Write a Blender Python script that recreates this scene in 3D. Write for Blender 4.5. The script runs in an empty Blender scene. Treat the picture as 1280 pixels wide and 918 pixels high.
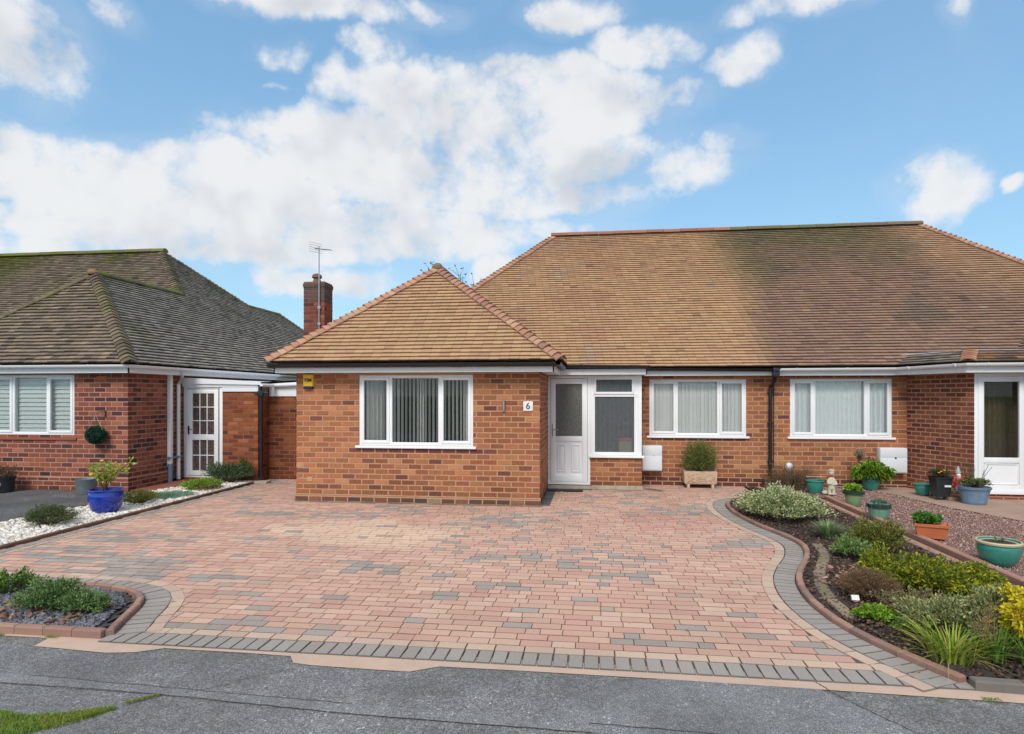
import bpy, bmesh, math, random
import numpy as np
from mathutils import Vector, noise, Matrix
random.seed(7); RNG = np.random.default_rng(7)
SC = bpy.context.scene
COL = SC.collection
PI = math.pi
# ------------------------------------------------------------------ camera
YAW = math.radians(7.306)
cam_d = bpy.data.cameras.new('camera'); cam = bpy.data.objects.new('camera', cam_d); COL.objects.link(cam)
cam_d.sensor_width = 36.0; cam_d.lens = 36.0*780/1280; cam_d.shift_y = 36.0/1280
cam_d.clip_end = 3000; cam_d.clip_start = 0.05
cam.location = (0, 0, 1.8); cam.rotation_euler = (PI/2, 0, YAW)
SC.camera = cam
# ------------------------------------------------------------------ light
SUN_EL, SUN_AZ = 44.0, 187.0            # azimuth clockwise from +Y (the house is towards +Y)
sd = bpy.data.lights.new('sun', 'SUN'); sun = bpy.data.objects.new('sun', sd); COL.objects.link(sun)
sd.energy = 1.5; sd.angle = math.radians(24); sd.color = (1.0, 0.95, 0.88)
a, e = math.radians(SUN_AZ), math.radians(SUN_EL)
sdir = Vector((math.sin(a)*math.cos(e), math.cos(a)*math.cos(e), math.sin(e)))
sun.rotation_euler = sdir.to_track_quat('Z', 'Y').to_euler()
SC.view_settings.view_transform = 'Standard'; SC.view_settings.look = 'None'
SC.view_settings.exposure = 0.95; SC.view_settings.gamma = 1.0; SC.view_settings.use_curve_mapping = False

# ------------------------------------------------------------------ node helpers
class NT:
    def __init__(s, nt): s.nt = nt; s.N = nt.nodes; s.L = nt.links
    def n(s, t, **kw):
        nd = s.N.new(t)
        for k, v in kw.items():
            if k.startswith('_'): continue
            setattr(nd, k, v)
        return nd
    def link(s, a, b): s.L.new(a, b)
    def inp(s, sock, v):
        if hasattr(v, 'is_linked') or isinstance(v, bpy.types.NodeSocket): s.L.new(v, sock)
        else: sock.default_value = v
    def math(s, op, a, b=0.0, c=0.0, clamp=False):
        m = s.n('ShaderNodeMath', operation=op); m.use_clamp = clamp
        s.inp(m.inputs[0], a); s.inp(m.inputs[1], b); s.inp(m.inputs[2], c)
        return m.outputs[0]
    def mix(s, f, a, b, mode='MIX'):
        m = s.n('ShaderNodeMix', data_type='RGBA', blend_type=mode)
        s.inp(m.inputs[0], f); s.inp(m.inputs[6], a); s.inp(m.inputs[7], b)
        return m.outputs[2]
    def noise(s, vec, scale, detail=3, rough=0.55, dist=0.0):
        m = s.n('ShaderNodeTexNoise'); m.inputs['Scale'].default_value = scale
        m.inputs['Detail'].default_value = detail; m.inputs['Roughness'].default_value = rough
        m.inputs['Distortion'].default_value = dist
        if vec is not None: s.link(vec, m.inputs['Vector'])
        return m.outputs['Fac']
    def smooth(s, v, a, b, o0=0.0, o1=1.0):
        m = s.n('ShaderNodeMapRange', interpolation_type='SMOOTHSTEP')
        s.inp(m.inputs[0], v); m.inputs[1].default_value = a; m.inputs[2].default_value = b
        m.inputs[3].default_value = o0; m.inputs[4].default_value = o1
        return m.outputs[0]

def c4(c): return (c[0], c[1], c[2], 1.0)
def px2azel(x, y):
    u = (x-640)/780.; v = (495-y)/780.
    X = u*math.cos(YAW)-math.sin(YAW); Y = u*math.sin(YAW)+math.cos(YAW)
    return math.atan2(X, Y), math.atan2(v, math.hypot(X, Y))

# ------------------------------------------------------------------ world: nishita sky with cumulus clouds placed by azimuth / elevation
W = bpy.data.worlds.new('World'); SC.world = W; W.use_nodes = True
w = NT(W.node_tree); w.N.clear()
sky = w.n('ShaderNodeTexSky', sky_type='NISHITA'); sky.sun_disc = False
sky.sun_elevation = e; sky.sun_rotation = a; sky.air_density = 1.0; sky.dust_density = 0.6; sky.ozone_density = 2.0
tc = w.n('ShaderNodeTexCoord'); vec = tc.outputs['Generated']
sp = w.n('ShaderNodeSeparateXYZ'); w.link(vec, sp.inputs[0])
az = w.math('ARCTAN2', sp.outputs[0], sp.outputs[1])
el = w.math('ARCSINE', sp.outputs[2])
# cloud banks: (azimuth, elevation, half-width, half-height, weight) in degrees
CLOUDS = [(-7.3,25.2,16.4,3.4,1.7),(-13.2,20.9,21.0,4.0,1.7),(4.3,25.2,6.2,1.6,.8),(7.1,19.2,5.0,1.9,.75),(-8.8,17.4,15.5,2.5,1.2),(-42,16.4,10.3,3.2,1.7),(-30.9,17,9.5,3.6,1.5),
          (-35,13.2,15.4,2.8,1.5),(-21,14.2,17,2.8,1.5),(-43.9,10.8,6.1,1.2,.6),(-45.6,23.7,4.1,3.5,.95),(-40.5,27,1.8,.9,.55),(-26.4,31,10.3,1.3,.9),(-27.7,27.5,2.6,1.1,.5),(-19.2,28.2,2.3,1.5,.6),
          (-15.3,31.6,2.9,.9,.6),(-1.8,31.3,4.5,1.6,.9),(5,28.7,5.1,1.6,.75),(12.8,26.8,3.2,1.5,.75),(17.5,29.9,6.6,1.3,.95),(28.1,27.1,1.4,1.2,.6),(27.5,15.3,3.3,2.1,.85),(32.1,14.8,.8,.6,.8),
          (-8.4,11.6,2.6,1.3,.8),(-24.1,10.1,7.7,1.5,.9),(-28.7,25,1.3,.3,.5),(-2.9,14.7,5.8,1.0,.5),(11.1,21,1.6,1.0,.5),
          (-75,24,20,8,.9),(62,20,12,6,.9),(110,36,45,24,1.2),(-115,40,45,26,1.2),(178,40,50,26,1.3),(-178,40,50,26,1.3),(0,66,190,20,1.0)]  # banks behind and overhead are out of view, added to neutralise blue light
wn = w.n('ShaderNodeTexNoise'); wn.inputs['Scale'].default_value = 7; wn.inputs['Detail'].default_value = 5
w.link(vec, wn.inputs['Vector'])
wo = w.n('ShaderNodeSeparateColor'); w.link(wn.outputs['Color'], wo.inputs[0])
azw = w.math('ADD', az, w.math('MULTIPLY', w.math('SUBTRACT', wo.outputs[0], .5), .17))
elw = w.math('ADD', el, w.math('MULTIPLY', w.math('SUBTRACT', wo.outputs[1], .5), .085))
def vm(op, a_, b_):
    m = w.n('ShaderNodeVectorMath', operation=op)
    for i_, q in enumerate((a_, b_)):
        if isinstance(q, tuple): m.inputs[i_].default_value = q
        else: w.link(q, m.inputs[i_])
    return m
def bankmask(azs, els):
    cv = w.n('ShaderNodeCombineXYZ'); w.link(azs, cv.inputs[0]); w.link(els, cv.inputs[1]); acc = None
    for (ca, ce, ra, rb, wt) in CLOUDS:
        q = vm('MULTIPLY', vm('SUBTRACT', cv.outputs[0], (math.radians(ca), math.radians(ce), 0.0)).outputs[0], (1/math.radians(ra), 1/math.radians(rb), 0.0)).outputs[0]
        v = w.math('MULTIPLY_ADD', vm('DOT_PRODUCT', q, q).outputs['Value'], -wt, wt)
        acc = v if acc is None else w.math('MAXIMUM', acc, v)
    return w.math('MAXIMUM', acc, -1.0)
bank = bankmask(azw, elw)
off = w.n('ShaderNodeVectorMath', operation='ADD'); w.link(vec, off.inputs[0]); off.inputs[1].default_value = (-.012, -.015, .05)
n1 = w.noise(vec, 7, 9, .54); n2 = w.noise(off.outputs[0], 7, 3, .5); n3 = w.noise(vec, 7, 3, .5)
den = w.math('ADD', w.math('MULTIPLY', w.math('MINIMUM', bank, .8), .78), w.math('MULTIPLY', w.math('SUBTRACT', n1, .5), 2.7))
den = w.math('ADD', den, w.math('MULTIPLY', w.math('SUBTRACT', w.noise(vec, 24, 5, .6), .5), 1.5))
den = w.math('SUBTRACT', den, .08)
mask = w.smooth(den, -.30, .58)
veil = w.math('MULTIPLY', w.smooth(w.math('ADD', bank, w.math('MULTIPLY', w.math('SUBTRACT', w.noise(vec, 4, 7, .6), .5), 3.0)), -1.0, .6), .15)
mask = w.math('MAXIMUM', mask, veil)
# puffs are lit from above: where the cloud thickens upwards it is greyer
sh = w.math('ADD', w.math('MULTIPLY', w.math('SUBTRACT', n2, n3), 3.2), w.math('MULTIPLY', w.smooth(bank, .15, 1.0), .30))
sh = w.math('ADD', sh, w.math('MULTIPLY', w.math('SUBTRACT', w.noise(vec, 16, 6, .55), .5), .3))
sh = w.smooth(sh, -.05, 1.05)
CL_W, CL_G = (4.6, 4.62, 4.66, 1), (3.4, 3.53, 3.75, 1)
ccol = w.mix(sh, CL_W, CL_G)
skyt = w.mix(1.0, sky.outputs[0], (1.05, 1.20, 1.16, 1), 'MULTIPLY')
grad = w.mix(w.smooth(el, .05, .62), (1.75, 2.95, 4.05, 1), (1.08, 2.22, 3.6, 1))
skyt = w.mix(.68, skyt, grad)
final = w.mix(w.math('MULTIPLY', mask, .93), skyt, ccol)
bg = w.n('ShaderNodeBackground'); bg.inputs[1].default_value = 0.10; w.link(final, bg.inputs[0])
out = w.n('ShaderNodeOutputWorld'); w.link(bg.outputs[0], out.inputs[0])

# ------------------------------------------------------------------ materials
def newmat(name):
    m = bpy.data.materials.new(name); m.use_nodes = True
    t = NT(m.node_tree); b = t.N['Principled BSDF']
    return m, t, b
def mat_tint(name, rough=.8, nscale=30, namt=.25, bump=.15, bscale=80, spec=.4, coarse=3, camt=.12, bdist=.004):
    """surface whose own colour is the mesh's 'tint' attribute, broken up by grain and weathering"""
    m, t, b = newmat(name)
    at = t.n('ShaderNodeAttribute', attribute_name='tint'); tcn = t.n('ShaderNodeTexCoord'); v = tcn.outputs['Object']
    k = t.math('ADD', t.math('MULTIPLY', t.math('SUBTRACT', t.noise(v, nscale, 4, .7), .5), namt*2), 1.0)
    k2 = t.math('ADD', t.math('MULTIPLY', t.math('SUBTRACT', t.noise(v, coarse, 3, .6), .5), camt*2), 1.0)
    kk = t.math('MULTIPLY', k, k2)
    cc = t.n('ShaderNodeCombineColor'); [t.link(kk, cc.inputs[i]) for i in range(3)]
    t.link(t.mix(1.0, at.outputs['Color'], cc.outputs[0], 'MULTIPLY'), b.inputs['Base Color'])
    b.inputs['Roughness'].default_value = rough; b.inputs['Specular IOR Level'].default_value = spec
    if bump:
        bp = t.n('ShaderNodeBump'); bp.inputs['Strength'].default_value = bump; bp.inputs['Distance'].default_value = bdist
        t.link(t.noise(v, bscale, 5, .7), bp.inputs['Height']); t.link(bp.outputs[0], b.inputs['Normal'])
    return m
def mat_plain(name, col, rough=.5, metal=0, spec=.5, namt=.06, nscale=12, bump=0, bscale=60, coat=0, dirt=None):
    m, t, b = newmat(name)
    tcn = t.n('ShaderNodeTexCoord'); v = tcn.outputs['Object']
    k = t.math('ADD', t.math('MULTIPLY', t.math('SUBTRACT', t.noise(v, nscale, 5, .65), .5), namt*2), 1.0)
    cc = t.n('ShaderNodeCombineColor'); [t.link(k, cc.inputs[i]) for i in range(3)]
    c = t.mix(1.0, c4(col), cc.outputs[0], 'MULTIPLY')
    if dirt:
        c = t.mix(t.smooth(t.noise(v, dirt[1], 6, .7), dirt[2], dirt[3], 0, dirt[4]), c, c4(dirt[0]))
    t.link(c, b.inputs['Base Color'])
    b.inputs['Roughness'].default_value = rough; b.inputs['Metallic'].default_value = metal
    b.inputs['Specular IOR Level'].default_value = spec; b.inputs['Coat Weight'].default_value = coat
    if bump:
        bp = t.n('ShaderNodeBump'); bp.inputs['Strength'].default_value = bump; bp.inputs['Distance'].default_value = .006
        t.link(t.noise(v, bscale, 5, .7), bp.inputs['Height']); t.link(bp.outputs[0], b.inputs['Normal'])
    return m
def mat_leaf(name):
    m, t, b = newmat(name)
    at = t.n('ShaderNodeAttribute', attribute_name='tint')
    t.link(at.outputs['Color'], b.inputs['Base Color']); b.inputs['Roughness'].default_value = .55
    b.inputs['Specular IOR Level'].default_value = .35
    tr = t.n('ShaderNodeBsdfTranslucent'); t.link(at.outputs['Color'], tr.inputs[0])
    mx = t.n('ShaderNodeMixShader'); mx.inputs[0].default_value = .3
    t.link(b.outputs[0], mx.inputs[1]); t.link(tr.outputs[0], mx.inputs[2])
    t.link(mx.outputs[0], t.N['Material Output'].inputs[0])
    return m
def mat_glass(name, tint=(.99,.992,.99), obscure=False, dcol=(.16,.17,.17), f0=.35, f1=.75):
    m, t, b = newmat(name)
    tr = t.n('ShaderNodeBsdfTransparent'); tr.inputs[0].default_value = c4(tint)
    gl = t.n('ShaderNodeBsdfGlossy'); gl.inputs['Roughness'].default_value = .02
    fr = t.n('ShaderNodeFresnel'); fr.inputs[0].default_value = 1.45
    f = t.math('MULTIPLY', fr.outputs[0], 1.3, clamp=True)
    mx = t.n('ShaderNodeMixShader'); t.link(f, mx.inputs[0]); t.link(tr.outputs[0], mx.inputs[1]); t.link(gl.outputs[0], mx.inputs[2])
    if obscure:
        df = t.n('ShaderNodeBsdfDiffuse'); df.inputs[0].default_value = c4(dcol)
        v = t.n('ShaderNodeTexCoord').outputs['Object']
        m2 = t.n('ShaderNodeMixShader'); t.link(t.smooth(t.noise(v, 26, 4, .6), .35, .7, f0, f1), m2.inputs[0])
        t.link(mx.outputs[0], m2.inputs[1]); t.link(df.outputs[0], m2.inputs[2]); mx = m2
        bp = t.n('ShaderNodeBump'); bp.inputs['Strength'].default_value = .4; bp.inputs['Distance'].default_value = .004
        t.link(t.noise(v, 60, 3, .6), bp.inputs['Height']); t.link(bp.outputs[0], gl.inputs['Normal'])
    t.link(mx.outputs[0], t.N['Material Output'].inputs[0])
    return m
M = {}
M['brick'] = mat_tint('brick', .9, 38, .42, .45, 90, .25, 2.2, .14, .006)
def mk_mortar(name, col, col2):
    m, t, b = newmat(name); v = t.n('ShaderNodeTexCoord').outputs['Object']
    c = t.mix(t.smooth(t.noise(v, 3, 5, .7), .35, .65), c4(col), c4(col2))
    c = t.mix(t.smooth(t.noise(v, 70, 4, .7), .3, .7, 0, .35), c, c4((col[0]*.6, col[1]*.55, col[2]*.5)))
    t.link(c, b.inputs['Base Color']); b.inputs['Roughness'].default_value = .95; b.inputs['Specular IOR Level'].default_value = .1
    bp = t.n('ShaderNodeBump'); bp.inputs['Strength'].default_value = .4; bp.inputs['Distance'].default_value = .004
    t.link(t.noise(v, 90, 4, .7), bp.inputs['Height']); t.link(bp.outputs[0], b.inputs['Normal'])
    return m
M['mortar'] = mk_mortar('mortar_buff', (.50,.295,.19), (.45,.255,.16))
M['mortar_pink'] = mk_mortar('mortar_pink', (.44,.26,.20), (.38,.21,.155))
M['tile'] = mat_tint('roof_tile', .85, 25, .22, .25, 70, .25, 1.1, .08)
M['block'] = mat_tint('paving_block', .85, 55, .16, .3, 160, .3, 1.3, .16)
M['stone'] = mat_tint('stone', .8, 40, .15, 0, 60, .3)
M['leaf'] = mat_leaf('leaf')
M['bark'] = mat_plain('bark', (.10,.07,.045), .9, namt=.3, bump=.4)
M['upvc'] = mat_plain('white_upvc', (.80,.81,.83), .35, namt=.03, nscale=4, dirt=((.45,.43,.38), 3.0, .62, .85, .25))
M['upvc_panel'] = mat_plain('white_panel', (.74,.76,.79), .4, namt=.03)
M['blackpvc'] = mat_plain('black_pvc', (.012,.013,.018), .32, namt=.2, dirt=((.06,.06,.06), 9, .55, .8, .35))
M['glass'] = mat_glass('glass'); M['obscure'] = mat_glass('obscure_glass', (.6,.63,.64), True, (.19,.195,.18), .6, .9); M['frost'] = mat_glass('porch_glass', (.82,.84,.86), True, (.24,.26,.28), .30, .42); M['dim'] = mat_glass('side_door_glass', (.7,.66,.64), True, (.16,.11,.10), .45, .85)
M['interior'] = mat_plain('interior', (.22,.20,.18), .9, namt=.15, nscale=2)
M['blind'] = mat_plain('blind_fabric', (.90,.91,.89), .9, namt=.05)
M['curtain'] = mat_plain('curtain_fabric', (.80,.82,.80), .95, namt=.08)
M['netc'] = mat_plain('net_curtain', (.86,.90,.90), .95, namt=.08)
M['shutter'] = mat_plain('shutter', (.80,.86,.84), .6, namt=.04)
M['metal'] = mat_plain('satin_metal', (.5,.5,.5), .3, 1.0)
M['darkmetal'] = mat_plain('dark_metal', (.05,.05,.05), .4, .6)
M['lead'] = mat_plain('lead_flashing', (.36,.38,.41), .55, .2, namt=.2, nscale=8, dirt=((.6,.6,.6), 12, .5, .8, .5))
M['conc'] = mat_plain('concrete', (.40,.34,.27), .95, namt=.25, nscale=9, bump=.5, dirt=((.14,.12,.08), 5, .45, .75, .6))
M['doormat'] = mat_plain('doormat', (.02,.02,.022), .95, namt=.5, nscale=150, bump=1)
M['soil'] = mat_plain('soil', (.045,.032,.025), .95, namt=.5, nscale=30, bump=1.0, bscale=50)
M['dark'] = mat_plain('roof_underlay', (.03,.025,.02), .9)
M['blueglaze'] = mat_plain('blue_glaze', (.004,.028,.30), .12, spec=.6, namt=.3, nscale=9, coat=.5, dirt=((.02,.07,.35), 7, .5, .8, .6))
M['tealglaze'] = mat_plain('teal_glaze', (.035,.21,.165), .2, spec=.5, namt=.2, nscale=7, coat=.3, dirt=((.10,.26,.19), 5, .45, .8, .5))
M['sage'] = mat_plain('sage_glaze', (.19,.29,.15), .3, spec=.5, namt=.2, nscale=10, coat=.2, dirt=((.10,.20,.10), 6, .45, .75, .5))
M['mint'] = mat_plain('mint_glaze', (.15,.33,.22), .3, spec=.5, namt=.2, nscale=10, coat=.2)
M['rimdark'] = mat_plain('dark_green_glaze', (.02,.045,.03), .3)
M['terracotta'] = mat_plain('terracotta', (.46,.13,.05), .75, namt=.15, nscale=9, dirt=((.5,.24,.14), 6, .5, .8, .4))
M['potcream'] = mat_plain('cream_rim', (.50,.42,.26), .5, namt=.1)
M['blackpot'] = mat_plain('charcoal_plastic', (.018,.022,.028), .4, namt=.2)
M['bluegrey'] = mat_plain('blue_grey_glaze', (.12,.18,.27), .45, namt=.25, nscale=14, dirt=((.25,.29,.33), 8, .5, .75, .5))
M['galv'] = mat_plain('galvanised', (.20,.25,.27), .5, .5, namt=.25, nscale=12)
M['trough'] = mat_plain('cast_stone', (.50,.36,.25), .95, namt=.3, nscale=22, bump=1.0, bscale=30)
M['statue'] = mat_plain('cast_cherub_stone', (.52,.48,.36), .9, namt=.2, nscale=25, dirt=((.2,.18,.12), 18, .5, .75, .6))
M['box_white'] = mat_plain('white_grp', (.66,.68,.71), .45, namt=.03)
M['yellow'] = mat_plain('yellow_plastic', (.80,.46,.01), .4, namt=.05)
M['navy'] = mat_plain('navy_plastic', (.008,.012,.07), .35)
M['ink'] = mat_plain('black_paint', (.012,.012,.015), .5)
M['plaque'] = mat_plain('plaque_enamel', (.74,.74,.72), .3, namt=.04)
M['airbrick'] = mat_plain('terracotta_vent', (.42,.13,.05), .8, namt=.15)
M['red'] = mat_plain('red_paint', (.45,.03,.03), .5); M['pinklid'] = mat_plain('pink_lid', (.62,.05,.12), .5)
M['cream'] = mat_plain('cream_board', (.55,.42,.22), .7)
M['dimcurtain'] = mat_plain('brown_curtain', (.16,.125,.07), .95, namt=.2)
M['skin'] = mat_plain('painted_face', (.5,.38,.3), .7); M['greyfab'] = mat_plain('grey_paint', (.35,.35,.35), .6)
M['moss'] = mat_plain('moss', (.10,.13,.02), .95, namt=.4, nscale=40, bump=1)

def mk_asphalt(name, base, mossy=False):
    m, t, b = newmat(name); v = t.n('ShaderNodeTexCoord').outputs['Object']
    g = t.noise(v, 120, 4, .85); g2 = t.noise(v, 1.1, 5, .65); g3 = t.noise(v, 38, 5, .8)
    c = t.mix(t.smooth(g, .40, .60), c4([x*.35 for x in base]), c4([x*1.6 for x in base]))
    c = t.mix(t.smooth(g3, .36, .60, .55, 0), c, c4([x*.38 for x in base]))
    for sc, th_, col in ((75, .84, (.50,.49,.47,1)), (42, .93, (.55,.54,.51,1))):
        vo = t.n('ShaderNodeTexVoronoi'); vo.inputs['Scale'].default_value = sc; t.link(v, vo.inputs['Vector'])
        sel = t.n('ShaderNodeSeparateColor'); t.link(vo.outputs['Color'], sel.inputs[0])
        chip = t.math('MULTIPLY', t.smooth(vo.outputs['Distance'], .42, .22), t.math('GREATER_THAN', sel.outputs[0], th_))
        c = t.mix(t.math('MULTIPLY', chip, t.smooth(g2, .42, .62, .35, .95)), c, col)
    k = t.smooth(g2, .3, .7, .78, 1.22); cc = t.n('ShaderNodeCombineColor'); [t.link(k, cc.inputs[i]) for i in range(3)]
    c = t.mix(1.0, c, cc.outputs[0], 'MULTIPLY')
    if mossy:
        s = t.n('ShaderNodeSeparateXYZ'); t.link(v, s.inputs[0])
        mk = t.math('MULTIPLY', t.smooth(s.outputs[1], 3.75, 4.1), t.smooth(s.outputs[0], .9, 1.6))
        mk2 = t.math('MULTIPLY', t.smooth(s.outputs[1], 3.9, 4.2, 0, .7), 1.0)
        mk = t.math('MAXIMUM', mk, mk2)
        mk = t.math('MULTIPLY', mk, t.smooth(t.noise(v, 9, 6, .75), .44, .62, 0, .75))
        c = t.mix(mk, c, (.075,.085,.025,1))
    t.link(c, b.inputs['Base Color']); b.inputs['Roughness'].default_value = .85; b.inputs['Specular IOR Level'].default_value = .3
    bp = t.n('ShaderNodeBump'); bp.inputs['Strength'].default_value = .9; bp.inputs['Distance'].default_value = .008
    t.link(t.math('ADD', g, g3), bp.inputs['Height']); t.link(bp.outputs[0], b.inputs['Normal'])
    return m
M['asphalt'] = mk_asphalt('asphalt', (.235,.235,.238), mossy=True)
M['asphalt2'] = mk_asphalt('asphalt_patch', (.26,.262,.27))
M['drive2'] = mk_asphalt('smooth_tarmac', (.12,.12,.125))
M['seam'] = mat_plain('tar_seam', (.045,.043,.04), .8, namt=.6, nscale=30)
M['haunch'] = mat_plain('pink_concrete', (.50,.36,.28), .95, namt=.16, nscale=6, bump=.4, bscale=90, dirt=((.2,.16,.12), 2.5, .55, .8, .5))
M['grassbase'] = mat_plain('grass_ground', (.09,.14,.03), .95, namt=.4, nscale=12, bump=.6)
M['sand'] = mat_plain('joint_sand', (.13,.10,.08), .95, namt=.3, nscale=40)
M['gravelbase'] = mat_plain('gravel_ground', (.20,.12,.10), .95, namt=.4, nscale=70, bump=1, bscale=70)
M['slab'] = mat_plain('path_concrete', (.36,.25,.19), .9, namt=.18, nscale=5, bump=.3, bscale=60, dirt=((.2,.13,.10), 2.2, .5, .75, .5))
M['slatebase'] = mat_plain('slate_ground', (.05,.045,.045), .95, namt=.4, nscale=50, bump=1)

# ------------------------------------------------------------------ mesh builders
class MB:
    def __init__(s): s.v = []; s.f = []; s.c = []; s.mi = []
    def face(s, pts, col=None, mi=0):
        i = len(s.v); s.v += [tuple(p) for p in pts]; s.f.append(tuple(range(i, i+len(pts)))); s.c.append(col or (1,1,1)); s.mi.append(mi)
    def poly(s, verts, faces, col=None, mi=0):
        i = len(s.v); s.v += [tuple(p) for p in verts]
        for f in faces: s.f.append(tuple(i+k for k in f)); s.c.append(col or (1,1,1)); s.mi.append(mi)
    def box(s, x0, x1, y0, y1, z0, z1, col=None, mi=0, bev=0.0):
        if bev <= 0:
            v = [(x0,y0,z0),(x1,y0,z0),(x1,y1,z0),(x0,y1,z0),(x0,y0,z1),(x1,y0,z1),(x1,y1,z1),(x0,y1,z1)]
            s.poly(v, [(0,3,2,1),(4,5,6,7),(0,1,5,4),(1,2,6,5),(2,3,7,6),(3,0,4,7)], col, mi)
        else:
            bm = bmesh.new(); bmesh.ops.create_cube(bm, size=1)
            for q in bm.verts: q.co = Vector(((x0+x1)/2+q.co.x*(x1-x0), (y0+y1)/2+q.co.y*(y1-y0), (z0+z1)/2+q.co.z*(z1-z0)))
            bmesh.ops.bevel(bm, geom=list(bm.edges), offset=bev, segments=2, profile=.6, affect='EDGES')
            bm.verts.index_update(); s.poly([q.co for q in bm.verts], [[q.index for q in f.verts] for f in bm.faces], col, mi); bm.free()
    def tube(s, pts, r, n=10, col=None, mi=0, cap=True, r2=None):
        pts = [Vector(p) for p in pts]; rings = []
        for i, p in enumerate(pts):
            d = (pts[min(i+1, len(pts)-1)]-pts[max(i-1, 0)]).normalized()
            a_ = d.cross(Vector((0,0,1))) if abs(d.z) < .9 else d.cross(Vector((1,0,0)))
            a_.normalize(); b_ = d.cross(a_)
            rr = r if r2 is None else r+(r2-r)*i/max(1, len(pts)-1)
            rings.append([p+a_*rr*math.cos(2*PI*k/n)+b_*rr*math.sin(2*PI*k/n) for k in range(n)])
        v = [q for ring in rings for q in ring]; f = []
        for i in range(len(rings)-1):
            for k in range(n): f.append((i*n+k, i*n+(k+1)%n, (i+1)*n+(k+1)%n, (i+1)*n+k))
        if cap: f.append(tuple(range(n))[::-1]); f.append(tuple((len(rings)-1)*n+k for k in range(n)))
        s.poly(v, f, col, mi)
    def lathe(s, c, prof, n=28, col=None, mi=0, sx=1, sy=1, ribs=0, ribamp=0):
        """prof: (r, z) from outside bottom, up over the rim and down inside"""
        v = []; f = []
        for (r, z) in prof:
            for k in range(n):
                a_ = 2*PI*k/n; rr = r*(1+ribamp*math.cos(ribs*a_)) if ribs else r
                v.append((c[0]+rr*sx*math.cos(a_), c[1]+rr*sy*math.sin(a_), c[2]+z))
        for i in range(len(prof)-1):
            for k in range(n): f.append((i*n+k, i*n+(k+1)%n, (i+1)*n+(k+1)%n, (i+1)*n+k))
        f.append(tuple(range(n))[::-1]); f.append(tuple((len(prof)-1)*n+k for k in range(n)))
        s.poly(v, f, col, mi)
    def loft(s, rings, col=None, mi=0, caps=True):
        n = len(rings[0]); v = [q for r in rings for q in r]; f = []
        for i in range(len(rings)-1):
            for k in range(n): f.append((i*n+k, i*n+(k+1)%n, (i+1)*n+(k+1)%n, (i+1)*n+k))
        if caps: f.append(tuple(range(n))[::-1]); f.append(tuple((len(rings)-1)*n+k for k in range(n)))
        s.poly(v, f, col, mi)
    def build(s, name, mats, parent=None, smooth=False, origin=None, fixn=False):
        me = bpy.data.meshes.new(name)
        vs = s.v
        if origin is not None: vs = [(p[0]-origin[0], p[1]-origin[1], p[2]-origin[2]) for p in s.v]
        me.from_pydata(vs, [], s.f)
        if not isinstance(mats, (list, tuple)): mats = [mats]
        for m in mats: me.materials.append(m)
        if len(mats) > 1: me.polygons.foreach_set('material_index', s.mi)
        ca = me.color_attributes.new('tint', 'FLOAT_COLOR', 'CORNER')
        buf = []
        for f, c in zip(s.f, s.c): buf += [c[0], c[1], c[2], 1.0]*len(f)
        ca.data.foreach_set('color', buf)
        if smooth: me.polygons.foreach_set('use_smooth', [True]*len(s.f))
        if fixn:
            bm = bmesh.new(); bm.from_mesh(me); bmesh.ops.recalc_face_normals(bm, faces=bm.faces); bm.to_mesh(me); bm.free()
        if smooth:
            try: me.set_sharp_from_angle(angle=math.radians(38))
            except Exception: pass
        me.update()
        o = bpy.data.objects.new(name, me); COL.objects.link(o)
        if parent is not None: o.parent = parent
        if origin is not None and parent is None: o.location = origin
        return o
def tag(o, label=None, cat=None, group=None, kind=None):
    if label: o['label'] = label
    if cat: o['category'] = cat
    if group: o['group'] = group
    if kind: o['kind'] = kind
    return o
def empty(name, loc, label, cat, group=None):
    o = bpy.data.objects.new(name, None); COL.objects.link(o); o.location = loc; o.empty_display_size = .2
    return tag(o, label, cat, group)
class Local:
    """build parts in world coordinates under an Empty at loc"""
    pass
def part(mb, name, mats, root, smooth=False, fixn=False):
    """mb is in world coordinates; the part hangs under root (whose world location is known)"""
    loc = Vector((0,0,0)); r = root
    while r is not None: loc += Vector(r.location); r = r.parent
    return mb.build(name, mats, root, smooth, origin=tuple(loc), fixn=fixn)
def arrmesh(name, V, F, C, mat, parent=None, smooth=False, origin=(0,0,0)):
    """V (n,3) F (m,k) C per-face colours (m,3)"""
    me = bpy.data.meshes.new(name); n, (m, k) = len(V), F.shape
    V = V-np.array(origin)
    me.vertices.add(n); me.vertices.foreach_set('co', V.astype(np.float32).ravel())
    me.loops.add(m*k); me.loops.foreach_set('vertex_index', F.astype(np.int32).ravel())
    me.polygons.add(m); me.polygons.foreach_set('loop_start', np.arange(0, m*k, k, dtype=np.int32))
    me.polygons.foreach_set('loop_total', np.full(m, k, dtype=np.int32))
    if smooth: me.polygons.foreach_set('use_smooth', np.ones(m, dtype=bool))
    me.update(calc_edges=True); me.validate()
    ca = me.color_attributes.new('tint', 'FLOAT_COLOR', 'CORNER')
    CC = np.ones((m, k, 4), np.float32); CC[:, :, :3] = C[:, None, :]
    ca.data.foreach_set('color', CC.ravel())
    me.materials.append(mat)
    o = bpy.data.objects.new(name, me); COL.objects.link(o)
    if parent is not None: o.parent = parent
    else: o.location = origin
    return o
def nz(x, y, z=0.0, s=1.0): return noise.noise(Vector((x*s, y*s, z*s)))
def jit(c, a): 
    k = 1+random.uniform(-a, a); return (c[0]*k, c[1]*k*(1+random.uniform(-a, a)*.25), c[2]*k*(1+random.uniform(-a, a)*.35))
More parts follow.
